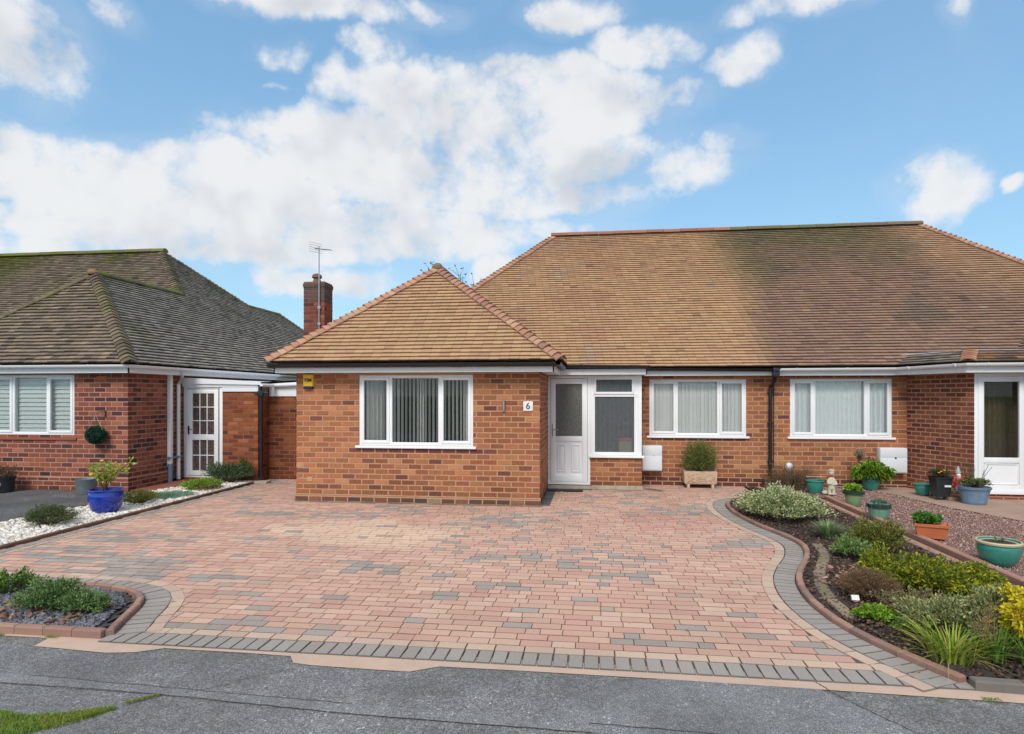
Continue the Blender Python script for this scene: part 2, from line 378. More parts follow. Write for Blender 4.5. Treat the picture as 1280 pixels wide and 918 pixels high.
def inpoly(x, y, P):
    c = False; j = len(P)-1
    for i in range(len(P)):
        if (P[i][1] > y) != (P[j][1] > y) and x < (P[j][0]-P[i][0])*(y-P[i][1])/(P[j][1]-P[i][1])+P[i][0]: c = not c
        j = i
    return c
def smoothpath(pts, n=8):
    out = []; P = [Vector(p) for p in pts]
    for i in range(len(P)-1):
        p0 = P[max(i-1,0)]; p1 = P[i]; p2 = P[i+1]; p3 = P[min(i+2,len(P)-1)]
        for k in range(n):
            t = k/n
            out.append(.5*((2*p1)+(-p0+p2)*t+(2*p0-5*p1+4*p2-p3)*t*t+(-p0+3*p1-3*p2+p3)*t**3))
    out.append(P[-1]); return out
def resample(path, step):
    d = [0]
    for i in range(1, len(path)): d.append(d[-1]+(path[i]-path[i-1]).length)
    n = max(1, round(d[-1]/step)); out = []; j = 0
    for k in range(n+1):
        t = d[-1]*k/n
        while j < len(path)-2 and d[j+1] < t: j += 1
        seg = d[j+1]-d[j]; f = 0 if seg == 0 else (t-d[j])/seg
        out.append(path[j]+(path[j+1]-path[j])*f)
    return out
def normals2(path):
    ns = []
    for i in range(len(path)):
        d = path[min(i+1,len(path)-1)]-path[max(i-1,0)]; d = Vector((d.x, d.y)).normalized(); ns.append(Vector((-d.y, d.x)))
    return ns
def offset(path, o): return [p+n*o for p, n in zip(path, normals2(path))]
def block(mb, q, z0, z1, col, bev=.006, gap=.003, side_tone=.42, fy=1.0):
    """one bevelled block from a 4-corner footprint (counter-clockwise)"""
    Q = [Vector((p[0], p[1])) for p in q]
    def inset(d):
        out = []
        for i in range(4):
            e1 = (Q[(i+1)%4]-Q[i]).normalized(); e0 = (Q[i-1]-Q[i]).normalized()
            f1, f0 = (1.0, fy) if i % 2 == 0 else (fy, 1.0)
            out.append(Q[i]+e1*d*f1+e0*d*f0)
        return out
    o_ = inset(gap); i_ = inset(gap+bev)
    zj = random.uniform(-.0015, .0015)
    v = [(p.x, p.y, z0) for p in o_]+[(p.x, p.y, z1-bev+zj) for p in o_]+[(p.x, p.y, z1+zj) for p in i_]
    dk = (col[0]*side_tone, col[1]*side_tone, col[2]*side_tone)      # sides and bevels darker than the top, so joints show
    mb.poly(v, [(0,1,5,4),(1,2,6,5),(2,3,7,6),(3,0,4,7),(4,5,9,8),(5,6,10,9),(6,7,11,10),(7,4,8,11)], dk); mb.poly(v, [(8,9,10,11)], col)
def blocks_along(mb, path, o0, o1, step, z0, z1, colf, bev=.006, gap=.003, side_tone=.42):
    P = resample(path, step); N = normals2(P)
    for i in range(len(P)-1):
        q = [P[i]+N[i]*o0, P[i+1]+N[i+1]*o0, P[i+1]+N[i+1]*o1, P[i]+N[i]*o1]
        ar = sum(q[k].x*q[(k+1)%4].y-q[(k+1)%4].x*q[k].y for k in range(4))
        if ar < 0: q = q[::-1]
        m = (q[0]+q[2])/2
        block(mb, q, z0, z1, colf(m.x, m.y), bev, gap, side_tone)

# ------------------------------------------------------------------ brickwork, roofs, windows
def brick_wall(p0, p1, z0, z1, openings=(), colf=None, course=.0895, bl=.233, mb=None, back=.10, shift=0.0):
    """p0 -> p1 runs left to right seen from outside; materials 0 = brick, 1 = mortar"""
    mb = mb or MB(); p0 = Vector(p0); p1 = Vector(p1); L = (p1-p0).length; u = (p1-p0)/L; n = Vector((u.y, -u.x))
    def W3(s, z, d): q = p0+u*s+n*d; return (q.x, q.y, z)
    ss = sorted(set([0, L]+[o[0] for o in openings]+[o[1] for o in openings])); ss = [s for s in ss if 0 <= s <= L]
    zs = sorted(set([z0, z1]+[min(max(o[2], z0), z1) for o in openings]+[min(max(o[3], z0), z1) for o in openings]))
    for i in range(len(ss)-1):
        for j in range(len(zs)-1):
            a, b, c, d = ss[i], ss[i+1], zs[j], zs[j+1]
            if any(o[0]-1e-6 <= a and b <= o[1]+1e-6 and o[2]-1e-6 <= c and d <= o[3]+1e-6 for o in openings): continue
            mb.face([W3(a,c,0), W3(b,c,0), W3(b,d,0), W3(a,d,0)], None, 1)
            mb.face([W3(b,c,-back), W3(a,c,-back), W3(a,d,-back), W3(b,d,-back)], None, 1)
    for o in openings:
        a, b, c, d = max(o[0],0), min(o[1],L), max(o[2],z0), min(o[3],z1)
        mb.face([W3(a,c,0),W3(a,d,0),W3(a,d,-back),W3(a,c,-back)], None, 1); mb.face([W3(b,c,0),W3(b,c,-back),W3(b,d,-back),W3(b,d,0)], None, 1)
        mb.face([W3(a,c,0),W3(a,c,-back),W3(b,c,-back),W3(b,c,0)], None, 1); mb.face([W3(a,d,0),W3(b,d,0),W3(b,d,-back),W3(a,d,-back)], None, 1)
    mb.face([W3(.004,z0,-.004),W3(.004,z1,-.004),W3(.004,z1,-back),W3(.004,z0,-back)], None, 1); mb.face([W3(L-.004,z0,-.004),W3(L-.004,z0,-back),W3(L-.004,z1,-back),W3(L-.004,z1,-.004)], None, 1)
    mb.face([W3(0,z1,0),W3(L,z1,0),W3(L,z1,-back),W3(0,z1,-back)], None, 1)
    row = 0; z = z0+.004; g = .017
    while z+.03 < z1:
        zt = min(z+course-g, z1-.002)
        zm = (z+zt)/2; s = -bl*(.5 if row % 2 else 0)+shift
        segs = [(0.0, L)]
        for o in openings:
            if o[2] < zt-.012 and o[3] > z+.012:
                ns = []
                for (a, b) in segs:
                    if o[1] <= a or o[0] >= b: ns.append((a, b)); continue
                    if o[0] > a: ns.append((a, o[0]))
                    if o[1] < b: ns.append((o[1], b))
                segs = ns
        cuts = [s]
        while cuts[-1] < L: cuts.append(cuts[-1]+bl)
        cuts = [min(max(c, 0.0), L) for c in cuts]
        cc_ = [cuts[0]]
        for c in cuts[1:]:
            if c-cc_[-1] > .06: cc_.append(c)
        if L-cc_[-1] > 1e-6: cc_[-1] = L
        if cc_[0] != 0.0: cc_[0] = 0.0
        for s0_, s1_ in zip(cc_[:-1], cc_[1:]):
            for (a, b) in segs:
                q0, q1 = max(s0_+g/2, a+.001), min(s1_-g/2, b-.001)
                if q1-q0 < .025: continue
                zz0 = z+random.uniform(-.0012,.0012); zz1 = zt+random.uniform(-.0012,.0012); h = .0045+random.uniform(-.001,.0015); e_ = .004
                el_, er_ = e_, e_
                if s0_ == 0.0 and a == 0.0: q0 = -.0040; el_ = 0.0
                if s1_ == L and b == L: q1 = L+.0040; er_ = 0.0
                col = colf((q0+q1)/2, zm)
                v = [W3(q0,zz0,-.002),W3(q1,zz0,-.002),W3(q1,zz1,-.002),W3(q0,zz1,-.002),
                     W3(q0+el_,zz0+e_,h),W3(q1-er_,zz0+e_,h),W3(q1-er_,zz1-e_,h),W3(q0+el_,zz1-e_,h)]
                mb.poly(v, [(4,5,6,7),(0,1,5,4),(1,2,6,5),(2,3,7,6),(3,0,4,7)], col, 0)
        z += course; row += 1
    return mb
def tiles(mb, poly, colf, gauge=.1, wid=.165, under=None, lift=0.0, jt=.004, th=.020, hh_=.038):
    """poly: eave corner A (left, seen from outside), eave corner B (right), then the rest counter-clockwise"""
    P = [Vector(p) for p in poly]; A, B = P[0], P[1]; s_ = (B-A).normalized()
    n = s_.cross(P[2]-A if (P[2]-B).length > 1e-6 else P[-1]-A).normalized()
    t_ = n.cross(s_).normalized()
    st = [((p-A).dot(s_), (p-A).dot(t_)) for p in P]; T = max(q[1] for q in st)
    (under if under is not None else mb).face([p-n*.006 for p in P], (.05,.04,.03))
    def rng(t):
        xs = []
        for i in range(len(st)):
            (a0, b0), (a1, b1) = st[i], st[(i+1) % len(st)]
            if abs(b1-b0) < 1e-9: continue
            f = (t-b0)/(b1-b0)
            if -1e-9 <= f <= 1+1e-9: xs.append(a0+(a1-a0)*f)
        return (min(xs), max(xs)) if len(xs) >= 2 else None
    k = 0; t = -.01
    while t < T-.02:
        t0, t1 = max(t, 0.0005), min(t+gauge+.012, T-.0005)
        r0, r1 = rng(t0), rng(t1)
        if r0 and r1:
            s = min(r0[0], r1[0])-wid*(.5 if k % 2 else 0)-random.uniform(0, .01); smax = max(r0[1], r1[1])
            while s < smax:
                a0, b0 = max(s+.0015, r0[0]), min(s+wid-.0015, r0[1]); a1, b1 = max(s+.0015, r1[0]), min(s+wid-.0015, r1[1])
                if b0-a0 > .01 or b1-a1 > .01:
                    if b0 < a0: a0 = b0 = (a0+b0)/2
                    if b1 < a1: a1 = b1 = (a1+b1)/2
                    h0 = hh_+lift+random.uniform(-.002,.003); h1 = .006+lift; tj = t0+random.uniform(-jt, jt)
                    hh = h0+random.uniform(-.002,.002)
                    c = A+s_*((a0+b0)/2)+t_*t0; col = colf(c.x, c.y, c.z)
                    q = lambda ss, tt, h: A+s_*ss+t_*tt+n*h
                    v = [q(a0,tj,h0-th), q(b0,tj,hh-th), q(b0,tj,hh), q(a0,tj,h0), q(b1,t1,h1), q(a1,t1,h1)]
                    mb.poly(v, [(0,1,2,3),(3,2,4,5),(0,3,5),(1,4,2)], col)
                s += wid
        t += gauge; k += 1
def hip_tiles(mb, p_low, p_top, nl, nr, colf, step=.125, w=.125, up=.045, tilt=.042, th=.026):
    """bonnet / third-round tiles stepping up a hip; nl, nr = horizontal directions down the two slopes as 3-D unit vectors"""
    p0, p1 = Vector(p_low), Vector(p_top); d = (p1-p0); L = d.length; d.normalize(); n = int(L/step)
    nl, nr = Vector(nl).normalized(), Vector(nr).normalized()
    upv = (-(nl+nr)).normalized()
    for i in range(n):
        a = p0+d*(i*step); col = colf(a.x, a.y, a.z)
        a = a+upv*random.uniform(-.004,.004)
        jx = random.uniform(-.008,.008)
        def prof(base, ex, s):
            k = 7; pts = []
            for q in range(k):
                f = q/(k-1)*2-1
                side = nl if f < 0 else nr
                pts.append(base+side*abs(f)*w*s+upv*(ex*(1-f*f*.55))+upv*(.035*(abs(f))))
            return pts
        lo = prof(a+d*jx-d*.02, up+tilt, 1.05); hi = prof(a+d*(step+.05), up-.008, .92)
        lo2 = [p-upv*th for p in lo]
        v = lo+hi+lo2; f = []
        for q in range(6): f.append((q, q+1, 7+q+1, 7+q)); f.append((14+q, 14+q+1, q+1, q))
        f.append((0,7,14)); f.append((6,20,13))
        mb.poly(v, f, col)
def ridge_tiles(mb, a, b, colf, r=.115, step=.3, h=.02):
    a, b = Vector(a), Vector(b); d = (b-a); L = d.length; d.normalize(); n = int(L/step); side = d.cross(Vector((0,0,1))).normalized()
    for i in range(n):
        p = a+d*(i*L/n); q = a+d*((i+1)*L/n-.006); col = colf(p.x, p.y, p.z); k = 9; rings = []
        dz = random.uniform(-.004,.004)
        for e_, rr in ((p, r), (q, r*.985)):
            rings.append([e_+side*rr*math.cos(PI*j/(k-1))*1.0+Vector((0,0,-.045+dz+h+rr*.85*math.sin(PI*j/(k-1)))) for j in range(k)])
        v = rings[0]+rings[1]; f = [(j, j+1, k+j+1, k+j) for j in range(k-1)]+[tuple(range(k)), tuple(range(2*k-1, k-1, -1))]
        mb.poly(v, f, col)
def gutter(mb, pts, r=.056, brackets=True, mi=0, step=.9, first=.3):
    """half-round gutter along a polyline (top of rim at the given z)"""
    pts = [Vector(p) for p in pts]; k = 8; rings = []
    for i, p in enumerate(pts):
        d = (pts[min(i+1,len(pts)-1)]-pts[max(i-1,0)]); d.z = 0; d.normalize(); sd_ = Vector((d.y, -d.x, 0))
        outer = [p+sd_*r*math.cos(PI*j/k)+Vector((0,0,-r*math.sin(PI*j/k))) for j in range(k+1)]
        inner = [p+sd_*(r-.006)*math.cos(PI*j/k)+Vector((0,0,-(r-.006)*math.sin(PI*j/k))) for j in range(k+1)]
        rings.append(outer+inner[::-1])
    mb.loft(rings, None, mi)
    for i in range(len(pts)-1):
        L = (pts[i+1]-pts[i]).length; d = (pts[i+1]-pts[i]).normalized(); s = first
        if brackets:
            while s < L:
                c = pts[i]+d*s; rr = r+.006; sd_ = Vector((d.y, -d.x, 0)).normalized()
                ring = lambda e_: [c+d*e_+sd_*rr*math.cos(PI*j/k)+Vector((0,0,-rr*math.sin(PI*j/k)+.004)) for j in range(k+1)]+[c+d*e_-sd_*rr+Vector((0,0,-.0)), c+d*e_+sd_*rr]
                mb.loft([ring(-.018), ring(.018)], None, mi); s += step
def fascia(mb, pts, z0, z1, th=.02, mi=0):
    for i in range(len(pts)-1):
        a, b = Vector(pts[i]), Vector(pts[i+1]); d = (b-a).normalized(); n = Vector((d.y, -d.x))
        q = [a, b, b-n*th, a-n*th]
        v = [(p.x,p.y,z0) for p in q]+[(p.x,p.y,z1) for p in q]
        mb.poly(v, [(0,3,2,1),(4,5,6,7),(0,1,5,4),(1,2,6,5),(2,3,7,6),(3,0,4,7)], None, mi)
def rectframe(mb, x0, x1, z0, z1, y0, y1, w, mi=0, wb=None, bev=.006):
    wb = wb or w
    mb.box(x0, x0+w, y0, y1, z0, z1, None, mi, bev); mb.box(x1-w, x1, y0, y1, z0, z1, None, mi, bev)
    mb.box(x0+w-.002, x1-w+.002, y0+.001, y1, z1-w, z1-.0005, None, mi, bev); mb.box(x0+w-.002, x1-w+.002, y0+.001, y1, z0+.0005, z0+wb, None, mi, bev)
def wave_sheet(mb, x0, x1, y, z0, z1, folds, amp, n=None):
    n = n or folds*8; a = []
    ph = random.uniform(0, 6)
    for i in range(n+1):
        x = x0+(x1-x0)*i/n; yy = y+amp*math.sin(ph+2*PI*folds*i/n)*(0.7+.5*nz(x*3, 1.3))
        a.append((x+random.uniform(-.002,.002), yy))
    for i in range(n):
        mb.face([(a[i][0],a[i][1],z0),(a[i+1][0],a[i+1][1],z0),(a[i+1][0],a[i+1][1],z1),(a[i][0],a[i][1],z1)])
def window(root, x0, x1, z0, z1, Y, mulls, sashes, kind, sill=True, sillw=.05, name='window'):
    """white uPVC casement in the plane y = Y"""
    w = .05; f = MB(); y0, y1 = Y+.012, Y+.085
    rectframe(f, x0, x1, z0, z1, y0, y1, w, wb=.055)
    for m_ in mulls: f.box(m_-.026, m_+.026, y0+.0015, y1, z0+.05, z1-.045, None, 0, .006)
    fr = part(f, name, M['upvc'], root, True)
    ed = [x0+w-.012]+[q for m_ in mulls for q in (m_-.02, m_+.02)]+[x1-w+.012]
    gp = MB(); sa = MB(); has = False
    for i in range(len(mulls)+1):
        a, b = ed[2*i], ed[2*i+1]; c, d = z0+w-.01, z1-w+.01
        if sashes[i]:
            sa = MB(); rectframe(sa, a, b, c, d, y0-.016, y0+.03, .048, bev=.008); part(sa, 'sash', M['upvc'], fr, True)
            ga, gb, gc, gd = a+.04, b-.04, c+.04, d-.04; yg = y0+.008
        else: ga, gb, gc, gd = a, b, c, d; yg = y0+.03
        gp.face([(ga,yg,gc),(gb,yg,gc),(gb,yg,gd),(ga,yg,gd)])
    part(gp, 'pane', M['glass'], fr)
    if sill:
        s = MB(); s.box(x0-.055, x1+.055, Y-.05, Y+.09, z0-.045, z0-.002, None, 0, .012); part(s, 'sill', M['upvc'], fr, True)
    yb = Y+.125; b = MB()
    if kind == 'slats_open':
        x = x0+.04
        while x < x1-.04:
            an = math.radians(77+random.uniform(-5,5)); dx, dy = .04*math.cos(an), .04*math.sin(an)
            b.face([(x-dx,yb-dy,z0+.03),(x+dx,yb+dy,z0+.03),(x+dx,yb+dy,z1-.03),(x-dx,yb-dy,z1-.03)]); x += .068
        b.box(x0+.03, x1-.03, yb-.02, yb+.02, z1-.06, z1-.02); part(b, 'blind', M['blind'], fr)
        cb = MB(); wave_sheet(cb, x0+.05, x0+.36, yb+.12, z0-.1, z1-.02, 4, .03); wave_sheet(cb, x1-.22, x1-.04, yb+.12, z0-.1, z1-.02, 3, .03)
        wave_sheet(cb, x0+1.0, x0+1.07, yb+.10, z0-.1, z1-.02, 1, .02)
        part(cb, 'curtain', M['curtain'], fr, True)
    elif kind == 'slats_closed':
        x = x0+.03
        while x < x1-.02:
            an = math.radians(24+random.uniform(-5,5)); dx, dy = .045*math.cos(an), .045*math.sin(an)
            b.face([(x-dx,yb-dy,z0+.03),(x+dx,yb+dy,z0+.03),(x+dx,yb+dy,z1-.03),(x-dx,yb-dy,z1-.03)]); x += .074
        part(b, 'blind', M['blind'], fr)
    elif kind == 'net':
        n_ = max(3, int((x1-x0)/.085)); wave_sheet(b, x0+.02, x1-.02, yb, z0+.02, z1-.02, n_, .028); part(b, 'curtain', M['netc'], fr, True)
    elif kind == 'louvre':
        z = z0+.05
        while z < z1-.03:
            b.face([(x0+.03,yb-.025,z),(x1-.03,yb-.025,z),(x1-.03,yb+.012,z+.085),(x0+.03,yb+.012,z+.085)]); z += .083
        for m_ in [x0+.08]+list(mulls)+[x1-.08]: b.box(m_-.03, m_+.03, yb+.012, yb+.03, z0+.02, z1-.02)
        part(b, 'shutter', M['shutter'], fr)
    return fr
def room(root, x0, x1, y0, y1, z1=2.15):
    b = MB(); P = lambda x,y,z: (x,y,z)
    b.face([P(x0,y0,.05),P(x1,y0,.05),P(x1,y1,.05),P(x0,y1,.05)]); b.face([P(x0,y1,.05),P(x1,y1,.05),P(x1,y1,z1),P(x0,y1,z1)])
    b.face([P(x0,y0,.05),P(x0,y1,.05),P(x0,y1,z1),P(x0,y0,z1)]); b.face([P(x1,y1,.05),P(x1,y0,.05),P(x1,y0,z1),P(x1,y1,z1)])
    b.face([P(x0,y0,z1),P(x0,y1,z1),P(x1,y1,z1),P(x1,y0,z1)])
    return part(b, 'room_lining', M['interior'], root)
def lin(r, g, b):
    f = lambda c: (c/255/12.92 if c/255 <= .04045 else ((c/255+.055)/1.055)**2.4); return (f(r), f(g), f(b))
def pick(pal):
    r = random.random()*sum(p[0] for p in pal); 
    for p in pal:
        r -= p[0]
        if r <= 0: return p[1]
    return pal[-1][1]
# brick colours
ORANGE = [(5,(.36,.145,.068)),(4,(.32,.122,.058)),(2.6,(.265,.10,.052)),(1.6,(.40,.18,.085)),(.5,(.18,.07,.052))]
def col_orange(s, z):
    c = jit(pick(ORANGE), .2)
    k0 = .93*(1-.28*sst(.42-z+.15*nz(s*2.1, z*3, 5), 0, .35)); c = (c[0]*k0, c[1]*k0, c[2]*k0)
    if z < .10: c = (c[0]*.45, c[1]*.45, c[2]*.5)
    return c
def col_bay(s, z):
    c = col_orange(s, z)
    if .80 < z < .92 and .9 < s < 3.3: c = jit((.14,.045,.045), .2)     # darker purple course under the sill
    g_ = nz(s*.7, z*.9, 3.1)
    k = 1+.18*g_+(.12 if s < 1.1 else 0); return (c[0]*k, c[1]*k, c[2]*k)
REDS = [(4,(.19,.058,.038)),(4,(.24,.075,.045)),(2.6,(.115,.038,.032)),(1.4,(.28,.10,.06)),(.8,(.06,.028,.03))]
def col_red(s, z):
    c = jit(pick(REDS), .18); k0 = 1.08*(1-.2*sst(.5-z, 0, .3)); return tuple(q*k0 for q in c)
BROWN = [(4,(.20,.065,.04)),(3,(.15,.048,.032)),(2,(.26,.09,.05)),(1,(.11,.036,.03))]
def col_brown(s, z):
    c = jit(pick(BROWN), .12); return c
def col_darkorange(s, z):
    c = jit(pick([(4,(.26,.075,.03)),(3,(.20,.055,.028)),(1.5,(.12,.035,.022)),(1,(.32,.11,.05))]), .14); return c
# tile colours
TAN = [(6,(.43,.27,.155)),(4,(.415,.255,.145)),(2,(.445,.285,.165)),(.6,(.39,.22,.14))]
MAUVE = [(5,(.25,.16,.115)),(4,(.235,.148,.108)),(2,(.27,.17,.115)),(.4,(.19,.125,.10))]
def lerp3(a, b, f): return tuple(a[i]*(1-f)+b[i]*f for i in range(3))
def sst(x, a, b): t = min(1, max(0, (x-a)/(b-a))); return t*t*(3-2*t)
def tile_main(x, y, z):
    a_ = jit(pick(TAN), .06); b_ = jit(pick(MAUVE), .08); n_ = nz(x*.55, z*.8, 1.7); n2 = nz(x*1.7, z*2.2, 9.1)
    if random.random() < .03: k_ = random.choice((.72, .8, 1.15)); a_ = tuple(q*k_ for q in a_); b_ = tuple(q*k_ for q in b_)
    f = sst(x, 3.15-.12*(z-2.3)+.35*n_, 3.75+.15*(z-2.3)+.3*n_)
    f *= 1-.55*sst(x+1.2*n_, 7.2, 9.2)*sst(z, 3.2, 4.6)-.25*sst(z+n_, 4.9, 5.8)
    c = lerp3(a_, b_, f)
    m_ = sst(z+.9*n_+.3*n2, 4.3, 5.7)*sst(x, 2.6, 3.8)*(1-sst(x, 6.2, 8.2))
    c = lerp3(c, jit((.12,.115,.055), .2), .72*m_)
    dk = sst(nz(x*.9, z*1.2, 5.5)+.25*nz(x*3, z*3, 2.2), .28, .55)*sst(x, 3.6, 4.8)*sst(z, 2.9, 3.6)*(1-sst(x, 7.2, 8.6))
    c = lerp3(c, (.09,.09,.08), .55*dk)
    if x < .8:                                             # blue-grey lichen bloom near the valley
        l = .6*sst(nz(x*1.3, z*3.0, 4.4)+.4*n2, .22, .5)*(1-sst(x, -.2, .9))
        c = lerp3(c, (.26,.245,.22), .45*l)
        r_ = sst(nz(x*.8, z*1.5, 12.4), .0, .5)*(1-sst(x, -.4, 1.2)); c = lerp3(c, jit((.36,.17,.125), .1),   .35*r_)
    if random.random() < .002: c = (.30,.26,.20)
    return c
def tile_bay(x, y, z):
    c = jit(pick(TAN), .06); r_ = sst(nz(x*.8, z*1.4, 7.7), .05, .5); return lerp3(c, jit((.40,.20,.14), .1), .45*r_)
def hip_pink(x, y, z):
    c = jit(pick([(4,(.38,.205,.14)),(3,(.34,.175,.12)),(2,(.42,.255,.165)),(1,(.27,.155,.11))]), .12)
    return c
def hip_left(x, y, z): return jit(pick([(4,(.41,.235,.145)),(3,(.40,.20,.14)),(2,(.44,.27,.17))]), .12)
def hip_brown(x, y, z): return jit(pick([(4,(.22,.12,.09)),(3,(.28,.13,.09)),(1,(.16,.10,.08))]), .15)
OLD = [(5,(.225,.175,.13)),(4,(.19,.15,.115)),(2,(.26,.205,.15)),(1,(.14,.115,.09))]
def tile_old(x, y, z):
    c = jit(pick(OLD), .16); n_ = nz(x*.5, y*.5, z*.7); n2 = nz(x*1.6, y*1.6, z*2)
    m_ = sst(z+.7*n_+.3*n2, 5.75, 6.25)*.35+sst(n2+n_, .35, .8)*.2+sst(-x+.5*n2, 15.8, 17.6)*sst(z+.5*n_, 3.9, 5.4)*.6
    return lerp3(c, jit((.115,.125,.02), .25), min(.85, m_))
OLDG = [(5,(.27,.25,.22)),(4,(.23,.215,.19)),(2,(.31,.285,.245)),(1,(.17,.155,.135))]  # side slope: sky light painted in as paler, greyer tiles
def tile_oldside(x, y, z):
    c = jit(pick(OLDG), .15); n2 = nz(x*1.1, y*.9, z*1.3)
    return lerp3(c, jit((.10,.115,.03), .2), .35*sst(n2, .22, .55))
def hip_old(x, y, z): return lerp3(jit((.14,.11,.075), .35), (.14,.14,.04), max(0, nz(x*2, y*2, z*2)-.05))

# ================================================================== THE SEMI-DETACHED PAIR
PX = 3.54                                   # party line
house = empty('semi_detached_bungalow', (PX, 12.85, 0), 'wide pair of joined orange brick bungalows under one hipped tan tiled roof', 'house')
EZ = 2.365                                  # tile eave height
MY0, RY, RZ = 12.53, 17.0, 6.13             # main eave line, ridge line, ridge height
mslope = (RZ-EZ)/(RY-MY0)
def bay(mirror):
    mx = (lambda x: 2*PX-x) if mirror else (lambda x: x)
    x0, x1 = -5.05, -.85
    ops = [(x0+5.05+1.12, x0+5.05+3.09, .96, 2.15)] if not mirror else []
    if mirror: p0, p1 = (mx(x1), 10.2), (mx(x0), 10.2); ops = [(4.2-3.09, 4.2-1.12, .96, 2.15)]
    else: p0, p1 = (x0, 10.2), (x1, 10.2); ops = [(1.12, 3.09, .96, 2.15)]
    mb = brick_wall(p0, p1, .12, 2.2, ops, col_bay)
    # plinth: two dark dirty courses and a projecting mortar ledge
    d = MB()
    e0 = .012
    q0, q1 = (p0[0]-e0, p0[1]-e0), (p1[0]+e0, p1[1]-e0)
    brick_wall(q0, q1, 0.0, .105, (), lambda s, z: jit(pick([(3,(.14,.065,.04)),(2,(.20,.09,.05)),(2,(.09,.06,.045)),(1,(.24,.17,.11))]), .2), mb=mb)
    mb.box(q0[0]-.004, q1[0]+.004, 10.18, 10.24, .105, .122, None, 1)
    # side walls
    if not mirror:
        brick_wall((x1, 10.2), (x1, 12.1), .0, 2.2, (), col_orange, mb=mb, shift=-.11)
        brick_wall((x0, 21.0), (x0, 10.2), .0, 2.2, (), col_darkorange, mb=mb)
    else:
        brick_wall((mx(x1), 12.1), (mx(x1), 10.2), .0, 2.2, (), col_brown, mb=mb)
        brick_wall((mx(x0), 10.2), (mx(x0), 21.0), .0, 2.2, (), col_orange, mb=mb)
    part(mb, 'wall', [M['brick'], M['mortar']], house)
    wx0, wx1 = -3.93, -1.96
    if mirror: wx0, wx1 = mx(-1.96), mx(-3.93)
    window(house, wx0, wx1, .96, 2.15, 10.2, [wx0+.55, wx0+1.40] if not mirror else [wx0+.57, wx0+1.42], [1,0,1], 'slats_open' if not mirror else 'net')
    room(house, min(mx(x0), mx(x1))+.12, max(mx(x0), mx(x1))-.12, 10.32, 14.0)
    # roof
    ex0, ex1, ey = -5.43, -.47, 9.86; ax, ay = -2.97, 11.85; bz = 4.26
    vy = MY0+(bz-EZ)/mslope
    t = MB(); u = MB()
    if not mirror:
        tiles(t, [(ex0,ey,EZ),(ex1,ey,EZ),(ax,ay,bz)], tile_bay, under=u)
        tiles(t, [(ex1,ey,EZ),(ex1,MY0,EZ),(ax,vy,bz),(ax,ay,bz)], tile_bay, under=u)
        tiles(t, [(ex0,19,EZ),(ex0,ey,EZ),(ax,ay,bz),(ax,17,bz)], tile_bay, under=u)
    else:
        f = lambda p: (mx(p[0]), p[1], p[2])
        tiles(t, [f((ex1,ey,EZ)),f((ex0,ey,EZ)),f((ax,ay,bz))], tile_main, under=u)
        tiles(t, [f((ex1,MY0,EZ)),f((ex1,ey,EZ)),f((ax,ay,bz)),f((ax,vy,bz))], tile_main, under=u)
        tiles(t, [f((ex0,ey,EZ)),f((ex0,19,EZ)),f((ax,17,bz)),f((ax,ay,bz))], tile_main, under=u)
    rf = part(t, 'bay_roof', M['tile'], house); part(u, 'underlay', M['dark'], rf)
    A = Vector((mx(ax), ay, bz))
    for (ex, cf) in ((ex0, hip_left), (ex1, hip_pink)):
        if mirror: cf = hip_brown
        h = MB()
        E = Vector((mx(ex), ey, EZ)); sgn = 1 if mx(ex) > mx(ax) else -1
        dn_front = Vector((0, -(ay-ey), -(bz-EZ))).normalized(); dn_side = Vector((sgn*abs(ex-ax), 0, -(bz-EZ))).normalized()
        hd = (A-E).normalized()
        def perp(dn): q = dn-hd*dn.dot(hd); return q.normalized()
        # in-slope directions perpendicular to the hip
        nf = Vector((0, -(bz-EZ), (ay-ey))).normalized(); nside = Vector((sgn*(bz-EZ), 0, abs(ex-ax))).normalized()
        a1 = hd.cross(nf); a1 = a1 if a1.dot(dn_front) > 0 else -a1
        a2 = hd.cross(nside); a2 = a2 if a2.dot(dn_side) > 0 else -a2
        L_, R_ = (a1, a2) if sgn > 0 else (a2, a1)
        hip_tiles(h, E+hd*.02, A, L_, R_, cf)
        part(h, 'hip', M['tile'], rf)
    h = MB(); ridge_tiles(h, (mx(ax), ay-.05, bz+.03), (mx(ax), vy, bz+.03), hip_brown if not mirror else hip_brown); 
    for rr, zz in ((.13,.0),(.12,.05),(.07,.10)):
        pass
    part(h, 'ridge', M['tile'], rf, True); h = MB()
    h.lathe((mx(ax), ay-.02, bz+.0), [(.09,0),(.095,.04),(.085,.08),(.05,.11),(.01,.118)], 14, (.20,.15,.10))
    part(h, 'finial', M['tile'], rf, True)
    # fascia, soffit, gutter
    fx0, fx1 = -5.33, -.60
    g = MB()
    if not mirror:
        fascia(g, [(fx0,21.0),(fx0,9.94),(fx1,9.94),(fx1,11.86)], 2.185, 2.30); g.box(fx0+.02, fx1-.02, 9.96, 10.2, 2.195, 2.21); g.box(x1+.01, fx1-.02, 10.2, 12.0, 2.195, 2.21); g.box(fx0+.02, x0-.01, 10.2, 21, 2.195, 2.21)
    else:
        fascia(g, [(mx(fx1),11.5),(mx(fx1),9.94),(mx(fx0),9.94),(mx(fx0),21)], 2.185, 2.30); g.box(mx(fx1)+.02, mx(fx0)-.02, 9.96, 10.2, 2.195, 2.21)
    part(g, 'fascia', M['upvc'], house)
    g = MB(); gz = 2.335
    if not mirror: gutter(g, [(fx0-.03,9.872,gz),(fx1+.03,9.872,gz)], r=.07, first=.25, step=.75)
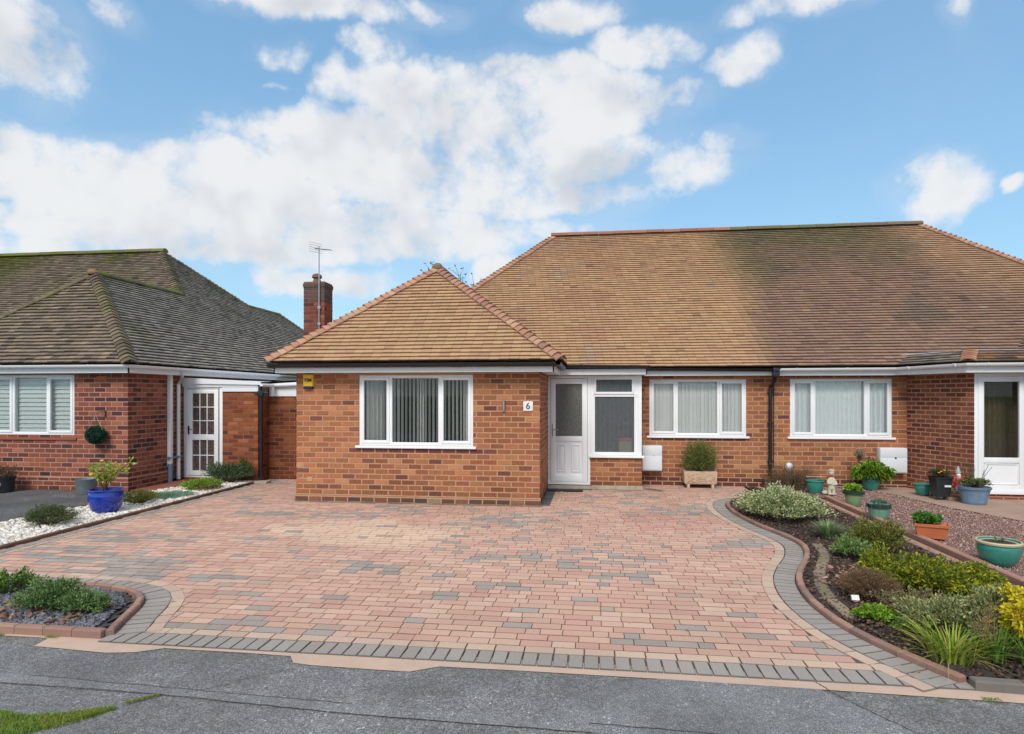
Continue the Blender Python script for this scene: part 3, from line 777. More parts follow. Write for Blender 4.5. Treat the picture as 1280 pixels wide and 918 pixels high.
    if not mirror:
        g2 = MB(); gutter(g2, [(fx1+.065,9.80,gz-.001),(fx1+.065,11.86,gz-.001)], brackets=False); part(g2, 'side_gutter', M['blackpvc'], house, True)
        g.lathe((fx0-.03, 9.875, gz-.058), [(.058,0),(.06,.03),(.058,.058)], 12)
    else: gutter(g, [(mx(fx1)-.03,9.875,gz),(mx(fx0)+.03,9.875,gz)])
    part(g, 'gutter', M['blackpvc'] if not mirror else M['upvc'], house, True)
bay(False); bay(True)

# main roof
t = MB(); u = MB(); XL, XR, rl, rr_ = -5.0, 12.15, -1.02, 8.2
BY = 2*RY-MY0
tiles(t, [(XL,MY0,EZ),(XR,MY0,EZ),(rr_,RY,RZ),(rl,RY,RZ)], tile_main, under=u)
tiles(t, [(XL,BY,EZ),(XL,MY0,EZ),(rl,RY,RZ)], tile_bay, gauge=.1, under=u)
tiles(t, [(XR,MY0,EZ),(XR,BY,EZ),(rr_,RY,RZ)], tile_main, gauge=.1, under=u)
u.face([(XR,BY,EZ),(XL,BY,EZ),(rl,RY,RZ),(rr_,RY,RZ)])
u.face([(XL,MY0,EZ-.02),(XL,BY,EZ-.02),(XR,BY,EZ-.02),(XR,MY0,EZ-.02)])
mroof = part(t, 'main_roof', M['tile'], house); part(u, 'underlay', M['dark'], mroof)
h = MB()
def hip_of(mb, E, A, s1, n1_, s2, n2_, cf, **kw):
    hd = (A-E).normalized(); a1 = hd.cross(n1_); a1 = a1 if a1.dot(s1) > 0 else -a1; a2 = hd.cross(n2_); a2 = a2 if a2.dot(s2) > 0 else -a2
    hip_tiles(mb, E, A, a1, a2, cf, **kw)
rise = RZ-EZ; run = RY-MY0
fs, fn = Vector((0,-run,-rise)), Vector((0,-rise,run))
hip_of(h, Vector((XL,MY0,EZ)), Vector((rl,RY,RZ)), Vector((-1,0,-rise/(rl-XL))), Vector((-rise,0,rl-XL)), fs, fn, hip_pink)
part(h, 'hip', M['tile'], mroof); h = MB()
hip_of(h, Vector((XR,MY0,EZ)), Vector((rr_,RY,RZ)), fs, fn, Vector((1,0,-rise/(XR-rr_))), Vector((rise,0,XR-rr_)), hip_pink); part(h, 'hip', M['tile'], mroof)

h = MB()
def ridgecol(x, y, z):
    c = jit((.30,.13,.09), .12) if x < 3.3 else lerp3(jit((.17,.12,.08), .12), (.10,.11,.04), .5*(1-sst(x, 5.5, 7)))
    return c
ridge_tiles(h, (rl-.08,RY,RZ+.03), (rr_+.08,RY,RZ+.03), ridgecol, r=.12, step=.42); part(h, 'ridge', M['tile'], mroof, True)

# main front wall, between the porches
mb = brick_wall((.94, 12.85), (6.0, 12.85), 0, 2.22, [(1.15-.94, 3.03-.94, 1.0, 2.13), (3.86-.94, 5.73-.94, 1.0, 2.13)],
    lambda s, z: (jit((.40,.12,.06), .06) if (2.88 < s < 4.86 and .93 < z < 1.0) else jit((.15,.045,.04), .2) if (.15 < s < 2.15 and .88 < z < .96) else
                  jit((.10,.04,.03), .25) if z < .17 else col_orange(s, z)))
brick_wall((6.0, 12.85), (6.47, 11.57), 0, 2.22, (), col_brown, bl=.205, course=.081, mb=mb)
part(mb, 'wall', [M['brick'], M['mortar']], house)
mb = brick_wall((-.03, 12.1), (.94, 12.1), .08, .62, (), col_orange); brick_wall((.94, 12.18), (.94, 12.85), .08, 2.2, (), col_orange, mb=mb)
part(mb, 'porch_wall', [M['brick'], M['mortar']], house)
s = MB(); s.box(.0, .96, 12.06, 12.9, 0, .08, bev=.01); s.box(-.86, .0, 12.09, 12.9, 0, .07, bev=.01); part(s, 'doorstep', M['conc'], house)
w1 = window(house, 1.15, 3.03, 1.0, 2.13, 12.85, [1.69, 2.50], [1,0,1], 'slats_closed'); w2 = window(house, 3.86, 5.73, 1.0, 2.13, 12.85, [4.31, 5.26], [1,0,1], 'net', sill=True)
room(house, .96, PX-.06, 12.99, 16.5); room(house, PX+.06, 5.95, 12.99, 16.5); room(house, -.8, .9, 12.9, 15.5)

# porch of number 6: door, fixed light and top light
P0 = 12.1
f = MB(); rectframe(f, -.86, -.03, .085, 2.19, P0+.0, P0+.07, .055); dfr = part(f, 'front_door_frame', M['upvc'], house, True)
d = MB(); dy = P0-.012
d.box(-.80, -.70, dy, P0+.05, .14, 2.13, bev=.006); d.box(-.19, -.09, dy, P0+.05, .14, 2.13, bev=.006)
d.box(-.702, -.188, dy+.001, P0+.05, 2.03, 2.129, bev=.006); d.box(-.702, -.188, dy+.001, P0+.05, .92, 1.02, bev=.006); d.box(-.702, -.188, dy+.001, P0+.05, .141, .27, bev=.006)
d.box(-.71, -.18, dy+.02, P0+.04, .26, .93)
for (a_, b_) in ((-.665, -.50), (-.39, -.225)):
    rectframe(d, a_, b_, .33, .86, dy+.004, dy+.03, .022, bev=.008); d.box(a_+.035, b_-.035, dy+.008, dy+.03, .37, .82, bev=.012)
dr = part(d, 'front_door', M['upvc'], house, True)
g = MB(); g.face([(-.71,dy+.03,1.01),(-.18,dy+.03,1.01),(-.18,dy+.03,2.04),(-.71,dy+.03,2.04)]); part(g, 'pane', M['obscure'], dr)
k = MB(); k.box(-.765, -.735, dy-.012, dy, 1.02, 1.26, bev=.004); k.tube([(-.75,dy-.01,1.15),(-.75,dy-.05,1.15),(-.63,dy-.05,1.148)], .009, 8); part(k, 'handle', M['metal'], dr, True)
f = MB(); y0 = P0+.0
rectframe(f, -.03, .94, .66, 2.19, y0+.002, y0+.07, .06, bev=.006); f.box(.02, .89, y0+.004, y0+.07, 1.78, 1.86, bev=.006)
f.box(.80, .885, y0+.006, y0+.07, .70, 2.15); f.box(-.03, .055, y0+.006, y0+.07, .70, 2.15)
pf = part(f, 'porch_window', M['upvc'], house, True)
s = MB(); rectframe(s, .035, .80, 1.83, 2.155, y0-.014, y0+.03, .045, bev=.006); part(s, 'sash', M['upvc'], pf, True)
g = MB(); g.face([(.05,y0+.03,.70),(.81,y0+.03,.70),(.81,y0+.03,1.80),(.05,y0+.03,1.80)]); g.face([(.06,y0+.012,1.86),(.78,y0+.012,1.86),(.78,y0+.012,2.13),(.06,y0+.012,2.13)]); part(g, 'pane', M['frost'], pf)
s = MB(); s.box(-.06, .985, y0-.06, y0+.06, .615, .658, bev=.01); part(s, 'sill', M['upvc'], pf, True)
b_ = MB()
x = .08
while x < .80:
    b_.face([(x-.012,y0+.45,.70),(x+.012,y0+.49,.70),(x+.012,y0+.49,2.1),(x-.012,y0+.45,2.1)]); x += .09
part(b_, 'blind', M['interior'], pf)
# porch flat roof with its fascia, black gutter
r_ = MB(); r_.box(-.62, .99, 11.90, 12.9, 2.225, 2.335); part(r_, 'porch_roof', M['dark'], house)
g = MB(); fascia(g, [(-.60,11.88),(1.02,11.88),(1.02,12.6)], 2.20, 2.30); g.box(-.62, 1.0, 11.9, 12.1, 2.195, 2.21); fascia(g, [(1.0,12.60),(PX,12.60)], 2.195, 2.30); g.box(1.0, 6.1, 12.62, 12.85, 2.20, 2.215)
part(g, 'fascia', M['upvc'], house)
g = MB(); gutter(g, [(-.55,11.81,2.385),(1.06,11.81,2.365)], r=.062, first=.35); gutter(g, [(1.02,12.53,2.345),(PX-.02,12.53,2.32)]); g.box(PX-.10, PX+.02, 12.46, 12.60, 2.25, 2.335, bev=.01)
part(g, 'gutter', M['blackpvc'], house, True)
# white gutter of the right half, kinking out round its porch
K = [(PX+.02, 12.60), (5.70, 12.60), (6.22, 11.32), (7.70, 11.32)]
g = MB(); fascia(g, K, 2.19, 2.30); 
g.poly([(K[1][0],K[1][1]+.02,2.2),(K[2][0],K[2][1]+.02,2.2),(7.7,11.34,2.2),(7.7,11.6,2.2),(6.5,11.6,2.2),(6.0,12.85,2.2),(5.7,12.85,2.2)], [(0,1,2,3,4,5,6)])
part(g, 'fascia', M['upvc'], house)
g = MB(); gutter(g, [(PX+.04,12.535,2.325),(5.66,12.535,2.33),(6.18,11.255,2.345),(7.70,11.255,2.35)], r=.058); part(g, 'gutter', M['upvc'], house, True)
# rainwater downpipe on the party line
g = MB(); g.box(PX-.10, PX+.02, 12.47, 12.59, 2.16, 2.26, bev=.012)
g.tube([(PX-.04,12.53,2.20),(PX-.04,12.55,2.10),(PX-.07,12.78,1.98),(PX-.07,12.79,.12)], .036, 12); 
for z in (1.85,1.25,.5): g.box(PX-.115, PX-.025, 12.755, 12.85, z, z+.035, bev=.005)
g.tube([(PX+.0,12.82,2.2),(PX+.0,12.82,.4)], .008, 6)
part(g, 'downpipe', M['blackpvc'], house, True)
g = MB(); g.box(PX-.22, PX+.02, 12.60, 12.84, 0, .18, bev=.012); part(g, 'drain_surround', M['bark'], house)
# right porch: door, side light, skirt roof with lead
f = MB(); rectframe(f, 6.47, 7.33, .16, 2.19, 11.57, 11.64, .06); f.box(7.33, 7.92, 11.575, 11.64, 2.12, 2.19); f.box(7.33, 7.92, 11.57, 11.64, .16, .24); f.box(6.44, 7.95, 11.53, 11.66, .13, .20, bev=.008)
pd = part(f, 'porch_door_frame', M['upvc'], house, True)
d = MB(); dy = 11.555
d.box(6.53, 6.62, dy, 11.62, .2, 2.13, bev=.006); d.box(7.17, 7.27, dy, 11.62, .2, 2.13, bev=.006); d.box(6.618, 7.172, dy+.001, 11.62, 2.04, 2.129, bev=.006); d.box(6.618, 7.172, dy+.001, 11.62, .66, .75, bev=.006); d.box(6.618, 7.172, dy+.001, 11.62, .201, .28, bev=.006)
d.box(6.61, 7.18, dy+.02, 11.61, .27, .67); rectframe(d, 6.63, 7.16, .29, .65, dy+.006, dy+.03, .02, bev=.006)
pdr = part(d, 'porch_door', M['upvc'], house, True)
g = MB(); g.face([(6.61,dy+.03,.74),(7.18,dy+.03,.74),(7.18,dy+.03,2.05),(6.61,dy+.03,2.05)]); part(g, 'pane', M['glass'], pdr)
g = MB(); g.face([(7.33,11.6,.24),(7.92,11.6,.24),(7.92,11.6,2.12),(7.33,11.6,2.12)]); part(g, 'side_pane', M['glass'], pd)
c = MB(); wave_sheet(c, 6.75, 7.25, 12.0, .3, 2.1, 6, .03); part(c, 'curtain', M['dimcurtain'], pd, True); c = MB(); wave_sheet(c, 7.3, 7.9, 12.1, .3, 2.1, 6, .03); part(c, 'curtain', M['dimcurtain'], pd, True)
mb = brick_wall((6.47, 11.575), (7.95, 11.575), 0, .13, (), lambda s, z: jit((.22,.06,.035), .2)); part(mb, 'porch_plinth', [M['brick'], M['mortar']], house)
room(house, 6.5, 7.9, 11.7, 15.0)
# skirt roof: small tiled slope running round the flat porch roof, lead on top
t = MB(); u = MB(); zt = 2.56
a0, a1, a2 = Vector((5.66,12.52,EZ)), Vector((6.20,11.25,EZ)), Vector((7.62,11.25,EZ)); dd = Vector((0,0,0))
b1, b2 = Vector((6.45,11.62,zt)), Vector((7.62,11.62,zt)); b0 = Vector((6.02,12.76,zt))
tiles(t, [a0, a1, b1, b0], lambda x,y,z: jit((.24,.20,.17), .3), under=u); tiles(t, [a1, a2, b2, b1], lambda x,y,z: jit(pick([(3,(.20,.13,.09)),(2,(.34,.19,.10)),(1,(.14,.10,.08))]), .2), under=u)
pr = part(t, 'porch_skirt_roof', M['tile'], house); part(u, 'underlay', M['dark'], pr)
nA = (a0-a1).cross(b1-a1); nA = nA if nA.z > 0 else -nA; nB = (a2-a1).cross(b1-a1); nB = nB if nB.z > 0 else -nB
dnz = lambda n_: Vector((0,0,-1))-n_.normalized()*Vector((0,0,-1)).dot(n_.normalized())
h = MB(); hip_of(h, a1, b1, dnz(nA), nA, dnz(nB), nB, hip_left, step=.09, w=.11); part(h, 'hip', M['tile'], pr)
l = MB(); l.box(6.42, 7.75, 11.60, 12.9, zt-.01, zt+.035, bev=.01); l.poly([(5.98,12.70,zt-.04),(6.42,11.60,zt+.005),(6.42,12.9,zt+.08),(5.9,12.9,zt+.06)], [(0,1,2,3)]); l.tube([(5.80,12.76,zt+.01),(6.42,12.72,zt+.04)], .02, 6); part(l, 'flashing', M['lead'], pr)
# rear and far walls (plain brick, seen from nowhere near)
mb = brick_wall((XR-.35, 21.1), (XL+.3, 21.1), 0, 2.25, (), col_orange, bl=.9, course=.33); part(mb, 'rear_wall', [M['brick'], M['mortar']], house)
# fittings on number 6
v = MB(); v.box(-4.57, -4.35, 10.19, 10.203, 2.02, 2.10)
for z in (2.032, 2.052, 2.072, 2.088): v.box(-4.565, -4.355, 10.183, 10.20, z-.004, z+.004)
part(v, 'air_vent', M['airbrick'], house)
al = MB()
ring = lambda x0_, x1_, y_, z0_, z1_: [(x0_,y_,z0_),(x1_,y_,z0_),(x1_,y_,z1_),(x0_,y_,z1_)]
al.loft([ring(-4.91,-4.73,10.195,1.96,2.165), ring(-4.905,-4.735,10.14,1.965,2.16)][::-1], None, 0); al.box(-4.90, -4.745, 10.138, 10.195, 1.915, 1.962, None, 1, .012)
al_o = part(al, 'alarm_box', [M['yellow'], M['navy']], house, fixn=True)
def text(body, x, y, z, size, mat, parent, name='lettering', ext=.002, bold=0.0):
    cu = bpy.data.curves.new(name, 'FONT'); cu.body = body; cu.size = size; cu.extrude = ext; cu.align_x = 'CENTER'; cu.align_y = 'CENTER'; cu.offset = bold
    o = bpy.data.objects.new(name, cu); COL.objects.link(o); dg = bpy.context.evaluated_depsgraph_get(); me = bpy.data.meshes.new_from_object(o.evaluated_get(dg))
    bpy.data.objects.remove(o); me.name = name; me.materials.clear(); me.materials.append(mat); o = bpy.data.objects.new(name, me); COL.objects.link(o)
    loc = Vector((0,0,0)); r = parent
    while r is not None: loc += Vector(r.location); r = r.parent
    o.parent = parent; o.location = Vector((x, y, z))-loc; o.rotation_euler = (PI/2, 0, 0); return o
text('TSM', -4.82, 10.137, 2.065, .075, M['ink'], al_o, bold=.002)
lp = MB(); lp.tube([(-1.44,10.16,1.55),(-1.44,10.16,1.73)], .022, 14); lp.box(-1.455, -1.425, 10.165, 10.2, 1.62, 1.66); part(lp, 'wall_light', M['metal'], house, True)
np_ = MB(); np_.box(-1.12, -.96, 10.18, 10.20, 1.55, 1.71, bev=.012); plq = part(np_, 'number_plaque', M['plaque'], house, True); text('6', -1.04, 10.179, 1.63, .15, M['ink'], plq, 'numeral', bold=.001)
mm = MB(); mm.box(-4.86, -4.76, 10.19, 10.197, .33, .41); part(mm, 'old_fixing_plate', M['mortar'], house)
def gasbox(x0, x1, y, z0, z1, lock=False, depth=.16):
    b = MB(); b.box(x0, x1, y-.012-depth, y-.006, z0, z1, bev=.018); b.box(x0+.012, x1-.012, y-depth-.022, y-depth+.0, z0+.02, z0+(z1-z0)*.60, bev=.008); b.box(x0+.008, x1-.008, y-depth-.02, y-depth, z0+(z1-z0)*.62, z1-.015, bev=.01)
    o = part(b, 'meter_box', M['box_white'], house, True)
    k = MB(); k.tube([((x0+x1)/2+.03,y-depth-.03,z0+(z1-z0)*.6),((x0+x1)/2+.03,y-depth-.01,z0+(z1-z0)*.6)], .016 if lock else .006, 10); part(k, 'lock', M['ink'], o, True)
gasbox(.99, 1.38, 12.85, .31, .81, depth=.20); gasbox(5.44, 5.93, 12.85, .33, .81, True)
v = MB(); v.lathe((0,0,0), [(.001,0),(.08,0),(.082,.03),(.05,.07),(.01,.08)][::-1], 18)
v.v = [(3.83+p[0]*.9, 12.84-p[2]+.0, .40+p[1]*1.1) for p in v.v]; part(v, 'wall_vent_cowl', M['box_white'], house, True, fixn=True)

# chimney on the left flank
ch = MB(); cx0, cx1, cy0, cy1, ct = -6.27, -5.80, 13.0, 13.42, 4.27
def col_ch(s, z):
    c = jit(pick([(4,(.24,.065,.04)),(3,(.19,.05,.035)),(2,(.12,.04,.03)),(1,(.30,.11,.06))]), .14)
    return lerp3(c, jit((.075,.07,.065), .2), sst(z+.15*nz(s*6, z*5), 3.85, 4.05)*.8)
for (p, q) in (((cx0,cy0),(cx1,cy0)),((cx1,cy0),(cx1,cy1)),((cx1,cy1),(cx0,cy1)),((cx0,cy1),(cx0,cy0))): brick_wall(p, q, 0 if p[1] == cy0 else 0, ct-.09, (), col_ch, mb=ch)
o_ = .012
for (p, q) in (((cx0-o_,cy0-o_),(cx1+o_,cy0-o_)),((cx1+o_,cy0-o_),(cx1+o_,cy1+o_)),((cx0-o_,cy1+o_),(cx0-o_,cy0-o_))): brick_wall(p, q, ct-.09, ct, (), col_ch, mb=ch)
ch.box(cx0, cx1, cy0, cy1, ct-.02, ct+.03, None, 1)
ch.box(cx1, -5.05, 13.05, 13.4, 0, 2.2, None, 1)
chm = part(ch, 'chimney', [M['brick'], mk_mortar('mortar_sooty', (.20,.13,.10), (.14,.10,.08))], house)
p = MB(); p.lathe((-6.06,13.2,ct+.02), [(.10,0),(.085,.06),(.07,.11),(.11,.13),(.10,.19),(.05,.22)], 14, (.2,.1,.07)); part(p, 'chimney_pot', M['tile'], chm, True)
a_ = MB(); ax_, ay_ = -5.90, 12.955
a_.tube([(ax_,ay_,3.1),(ax_,ay_,5.06)], .014, 8); a_.box(ax_-.03, ax_+.03, ay_-.01, ay_+.04, 3.7, 3.76); a_.box(ax_-.03, ax_+.03, ay_-.01, ay_+.04, 3.35, 3.40)
bd = Vector((.85,-.52,0)).normalized(); bp_ = Vector((ax_,ay_,5.0))
a_.tube([bp_-bd*.16+Vector((0,0,.03)), bp_+bd*.42-Vector((0,0,.08))], .009, 6)
pd_ = Vector((.52,.85,0)).normalized()
for i in range(9):
    c_ = bp_+bd*(.0+.05*i)-Vector((0,0,.01*i)); L_ = .11-.006*i; a_.tube([c_-pd_*L_, c_+pd_*L_], .004, 5)
for s_ in (-1,1):
    for k in range(3): a_.tube([bp_-bd*.14+Vector((0,0,.05+.05*k*s_))-pd_*.16, bp_-bd*.14+Vector((0,0,.05+.05*k*s_))+pd_*.16], .004, 5)
part(a_, 'television_aerial', M['metal'], chm)

# ================================================================== LEFT BUNGALOW
lh = empty('detached_bungalow', (-8.68, 10.75, 0), 'red brick bungalow with mossy dark brown hipped roof and white gutter at the left edge', 'house')
LX, LY = -8.68, 10.75
mb = brick_wall((-14.5, LY), (LX, LY), .26, 2.28, [(14.5-11.95, 14.5-9.80, 1.05, 2.2)], col_red)
brick_wall((LX, LY), (LX, 12.35), .26, 2.28, (), col_red, mb=mb, shift=-.11); brick_wall((-14.52, LY-.02), (LX+.02, LY-.02), 0, .235, (), col_red, mb=mb); brick_wall((LX+.02, LY-.02), (LX+.02, 12.0), 0, .235, (), col_red, mb=mb)
mb.box(-14.5, LX+.016, LY-.016, LY+.02, .235, .262, None, 1); mb.box(LX-.02, LX+.017, LY, 12.0, .235, .262, None, 1)
mb.box(-11.98, -9.74, LY-.03, LY+.06, .955, 1.0, (.26,.09,.06), 0)
part(mb, 'wall', [M['brick'], M['mortar_pink']], lh)
window(lh, -11.95, -9.80, 1.05, 2.2, LY, [-11.12, -10.38], [1,0,1], 'louvre', sill=False); room(lh, -14.4, LX-.1, LY+.12, 15)
mb = brick_wall((LX, 12.35), (LX, 23.0), 0, 2.28, (), col_red, bl=.222, mb=None); part(mb, 'side_wall', [M['brick'], M['mortar_pink']], lh)
# roofs
ex, eyf, ez = -8.36, 10.40, 2.40; wy, wx, wz = 12.35, -10.75, 4.34; rx, ry, rz = -12.6, 17.0, 6.05; rs = (rz-ez)/(ex-rx)   # right slope gradient
wz = ez+(ex-wx)*rs
wl = 2*wx-ex
t = MB(); u = MB()
tiles(t, [(wl,eyf,ez),(ex,eyf,ez),(wx,wy,wz)], tile_old, under=u, jt=.008, th=.03, hh_=.05)
my = 12.8; ms = (rz-ez)/(ry-my); vy_ = my+(wz-ez)/ms
tiles(t, [(wl,my,ez),(wl,eyf,ez),(wx,wy,wz),(wx,vy_,wz)], tile_old, under=u, th=.028, hh_=.047)
# right-hand slope as convex pieces: wing part, main part, rear part
tiles(t, [(ex,eyf,ez),(ex,vy_,ez),(wx,vy_,wz),(wx,wy,wz)], tile_oldside, under=u, jt=.007, th=.028, hh_=.047)
r2x, r2z = -11.0, ez+(ex+11.0)*rs; yb1 = 17.0+(rx*-1-11.0)*1.0+.3
tiles(t, [(ex,vy_,ez),(ex,yb1,ez),(r2x,yb1,r2z),(rx,ry,rz),(wx,vy_,wz)], tile_oldside, under=u, jt=.007, th=.028, hh_=.047)
tiles(t, [(ex,yb1,ez),(ex,23.2,ez),(r2x,20.9,r2z),(r2x,yb1,r2z)], tile_oldside, under=u, jt=.007, th=.028, hh_=.047)
tiles(t, [(-24,my,ez),(ex-.0,my,ez),(rx,ry,rz),(-24,ry,rz)], tile_old, under=u, jt=.007, th=.028, hh_=.047)
u.face([(rx,ry,rz),(-24,ry,rz),(-24,21.5,ez),(ex,23.2,ez),(r2x,20.9,r2z),(r2x,yb1,r2z)])
u.face([(-24,my,ez-.02),(-24,21.5,ez-.02),(ex,23.2,ez-.02),(ex,eyf,ez-.02),(wl,eyf,ez-.02),(wl,my,ez-.02)])
lr = part(t, 'roof', M['tile'], lh); part(u, 'underlay', M['dark'], lr)
h = MB(); sn, ss_ = Vector((rz-ez,0,ex-rx)), Vector((1,0,-rs))
fr_ = (wz-ez)/(wy-eyf); A = Vector((wx,wy,wz))
hip_of(h, Vector((ex,eyf,ez)), A, Vector((0,-1,-fr_)), Vector((0,-fr_,1)), ss_, sn, hip_old, up=.055, w=.15, tilt=.04); part(h, 'hip', M['tile'], lr); h = MB()
hip_of(h, Vector((wl,eyf,ez)), A, Vector((-1,0,-rs)), Vector((-rs,0,1)), Vector((0,-1,-fr_)), Vector((0,-fr_,1)), hip_old, up=.04); part(h, 'hip', M['tile'], lr); h = MB()
Bm = Vector((rx,ry,rz)); Em = Vector((ex,my,ez)); hd_ = (Bm-Em); t0 = (wz-ez)/(rz-ez)
hip_of(h, Em+hd_*t0, Bm, Vector((0,-1,-ms)), Vector((0,-ms,1)), ss_, sn, hip_old, up=.045, w=.14); part(h, 'hip', M['tile'], lr); h = MB()
hip_of(h, Vector((r2x,yb1,r2z)), Bm, Vector((0,1,-1)), Vector((0,1,1)), ss_, sn, hip_old, up=.03, w=.11); part(h, 'hip', M['tile'], lr); h = MB()
hip_of(h, Vector((ex,23.2,ez)), Vector((r2x,20.9,r2z)), Vector((0,1,-1)), Vector((0,1,1)), ss_, sn, hip_old, up=.03, w=.11); part(h, 'hip', M['tile'], lr); h = MB()

h = MB(); mossr = lambda x,y,z: lerp3(jit((.13,.11,.06), .2), jit((.11,.14,.015), .2), min(1, max(0, .5+1.5*nz(x*2,y*2))))
ridge_tiles(h, (-24,ry,rz+.03), (rx+.1,ry,rz+.03), mossr, r=.13, step=.4); part(h, 'ridge', M['tile'], lr, True); h = MB(); ridge_tiles(h, (wx,wy-.05,wz+.02), (wx,vy_,wz+.02), mossr, r=.11, step=.35); part(h, 'ridge', M['tile'], lr, True); h = MB(); ridge_tiles(h, (r2x,yb1,r2z+.01), (r2x,20.9,r2z+.01), mossr, r=.09); part(h, 'ridge', M['tile'], lr, True); h = MB()
h.lathe((wx, wy-.06, wz-.02), [(.11,0),(.12,.04),(.095,.09),(.04,.11)], 12, (.24,.15,.09)); part(h, 'finial', M['tile'], lr, True)
g = MB(); KL = [(-14.9,10.52),(ex-.12,10.52),(ex-.12,23.0)]; fascia(g, KL, 2.225, 2.34); g.box(-14.8, ex-.13, 10.54, 10.75, 2.24, 2.255); g.box(LX+.01, ex-.13, 10.75, 22, 2.24, 2.255)
part(g, 'fascia', M['upvc'], lh)
g = MB(); gutter(g, [(-14.9,10.455,2.372),(ex-.12,10.455,2.372),(ex-.055,10.52,2.372),(ex-.055,23.0,2.372)], r=.058); part(g, 'gutter', M['upvc'], lh, True)
# lean-to between the houses: glazed white door, red brick panel, stepped-back wall, white boards
ly = 12.35
f = MB(); rectframe(f, LX+.02, -7.77, .06, 2.02, ly-.01, ly+.06, .07); ldf = part(f, 'side_door_frame', M['upvc'], lh, True)
d = MB(); x0, x1 = -8.58, -7.86; d.box(x0, x0+.13, ly-.03, ly+.03, .11, 1.94, bev=.006); d.box(x1-.09, x1, ly-.03, ly+.03, .11, 1.94, bev=.006)
d.box(x0+.128, x1-.088, ly-.029, ly+.03, .111, .21, bev=.005); d.box(x0+.128, x1-.088, ly-.029, ly+.03, 1.85, 1.939, bev=.005); d.box(x0+.128, x1-.088, ly-.029, ly+.03, .86, .98, bev=.005)
gx0, gx1 = x0+.13, x1-.09
for i in (1,2): xx = gx0+(gx1-gx0)*i/3; d.box(xx-.009, xx+.009, ly-.018, ly+.005, .20, 1.86)
for z in (.535, 1.27, 1.56): d.box(gx0-.001, gx1+.001, ly-.0175, ly+.004, z-.009, z+.009)
ld = part(d, 'side_door', M['upvc'], lh, True)
g = MB(); g.face([(gx0,ly,.2),(gx1,ly,.2),(gx1,ly,1.86),(gx0,ly,1.86)]); part(g, 'pane', M['dim'], ld)
k = MB(); k.box(x0+.04, x0+.07, ly-.045, ly-.03, .98, 1.16, bev=.003); k.tube([(x0+.055,ly-.045,1.09),(x0+.055,ly-.075,1.09),(x0+.15,ly-.075,1.085)], .008, 6); part(k, 'handle', M['darkmetal'], ld, True)
mb = brick_wall((-7.77, ly), (-6.98, ly), 0, 1.88, (), col_darkorange); brick_wall((-6.98, ly), (-6.98, 12.82), 0, 1.8, (), col_darkorange, mb=mb)
brick_wall((-6.98, 12.82), (-5.07, 12.82), 0, 1.78, (), lambda s, z: tuple(q*.75 for q in col_darkorange(s, z)), mb=mb)  # stepped-back wall: recess shade put into the brick colour
mb.box(LX, -7.75, ly-.05, ly+.1, 0, .06, (.2,.06,.03), 0)
part(mb, 'lean_to_wall', [M['brick'], mk_mortar('mortar_dark', (.26,.13,.08), (.2,.1,.06))], lh)
f = MB(); f.box(-7.77, -6.96, ly-.03, ly+.02, 1.89, 2.03); f.box(LX+.0, -6.96, ly-.04, ly-.005, 1.99, 2.06)
f.poly([(LX,ly-.07,2.06),(-6.88,ly-.07,2.03),(-6.88,ly-.07,2.10),(LX,ly-.07,2.19),(LX,ly-.042,2.06),(-6.88,ly-.042,2.03),(-6.88,ly-.042,2.10),(LX,ly-.042,2.19)], [(0,1,2,3),(3,2,6,7),(0,4,5,1),(1,5,6,2)]); f.box(-6.96, -5.07, 12.79, 12.84, 1.79, 2.06)
f.poly([(-6.96,12.775,2.0),(-5.07,12.775,2.10),(-5.07,12.775,2.17),(-6.96,12.775,2.06),(-6.96,12.84,2.0),(-5.07,12.84,2.10),(-5.07,12.84,2.17),(-6.96,12.84,2.06)], [(0,1,2,3),(3,2,6,7),(0,4,5,1)])
part(f, 'lean_to_fascia', M['upvc_panel'], lh)
r_ = MB(); r_.poly([(LX-.1,ly-.04,2.17),(-6.9,ly-.04,2.09),(-6.9,12.8,2.12),(-5.06,12.8,2.19),(-5.06,16,2.2),(LX-.1,16,2.2)], [(0,1,2,3,4,5)]); part(r_, 'lean_to_roof', M['upvc_panel'], lh)
room(lh, LX+.02, -7.0, ly+.15, 14.5, 2.1)
g = MB(); g.tube([(-8.46,ly-.35,2.33),(-8.46,ly-.35,2.2),(-8.63,ly-.22,2.04),(-8.63,ly-.22,.05)], .038, 10); part(g, 'downpipe', M['upvc'], lh, True)
g = MB(); g.box(LX+.008, LX+.085, 11.83, 11.91, .36, 2.24, bev=.01); g.tube([(LX+.05,11.87,.4),(LX+.05,11.87,.02)], .05, 10, mi=1); g.tube([(LX+.06,11.78,.52),(LX+.06,12.2,.52)], .03, 8, mi=1); part(g, 'soil_pipe', [M['upvc'], M['bluegrey']], lh, True)
g = MB(); g.tube([(-6.83,12.22,0.03),(-6.83,12.22,1.80)], .036, 12); g.box(-6.89, -6.77, 12.16, 12.28, 1.78, 1.90, bev=.01); g.tube([(-6.95,12.22,1.86),(-6.70,12.22,1.86)], .03, 8)
g.tube([(-6.83,12.22,1.88),(-6.83,12.2,2.0)], .03, 8)
part(g, 'black_downpipe', M['blackpvc'], lh, True)
g = MB(); gutter(g, [(-6.86,12.74,2.03),(-5.10,12.74,2.08)], r=.045, brackets=False); g.tube([(-6.83,12.22,2.02),(-6.83,12.74,2.02)], .035, 8); part(g, 'lean_to_gutter', M['upvc'], lh, True)
g = MB(); g.box(-9.32, -9.12, LY-.012, LY-.002, 2.10, 2.17); part(g, 'air_vent', M['airbrick'], lh)

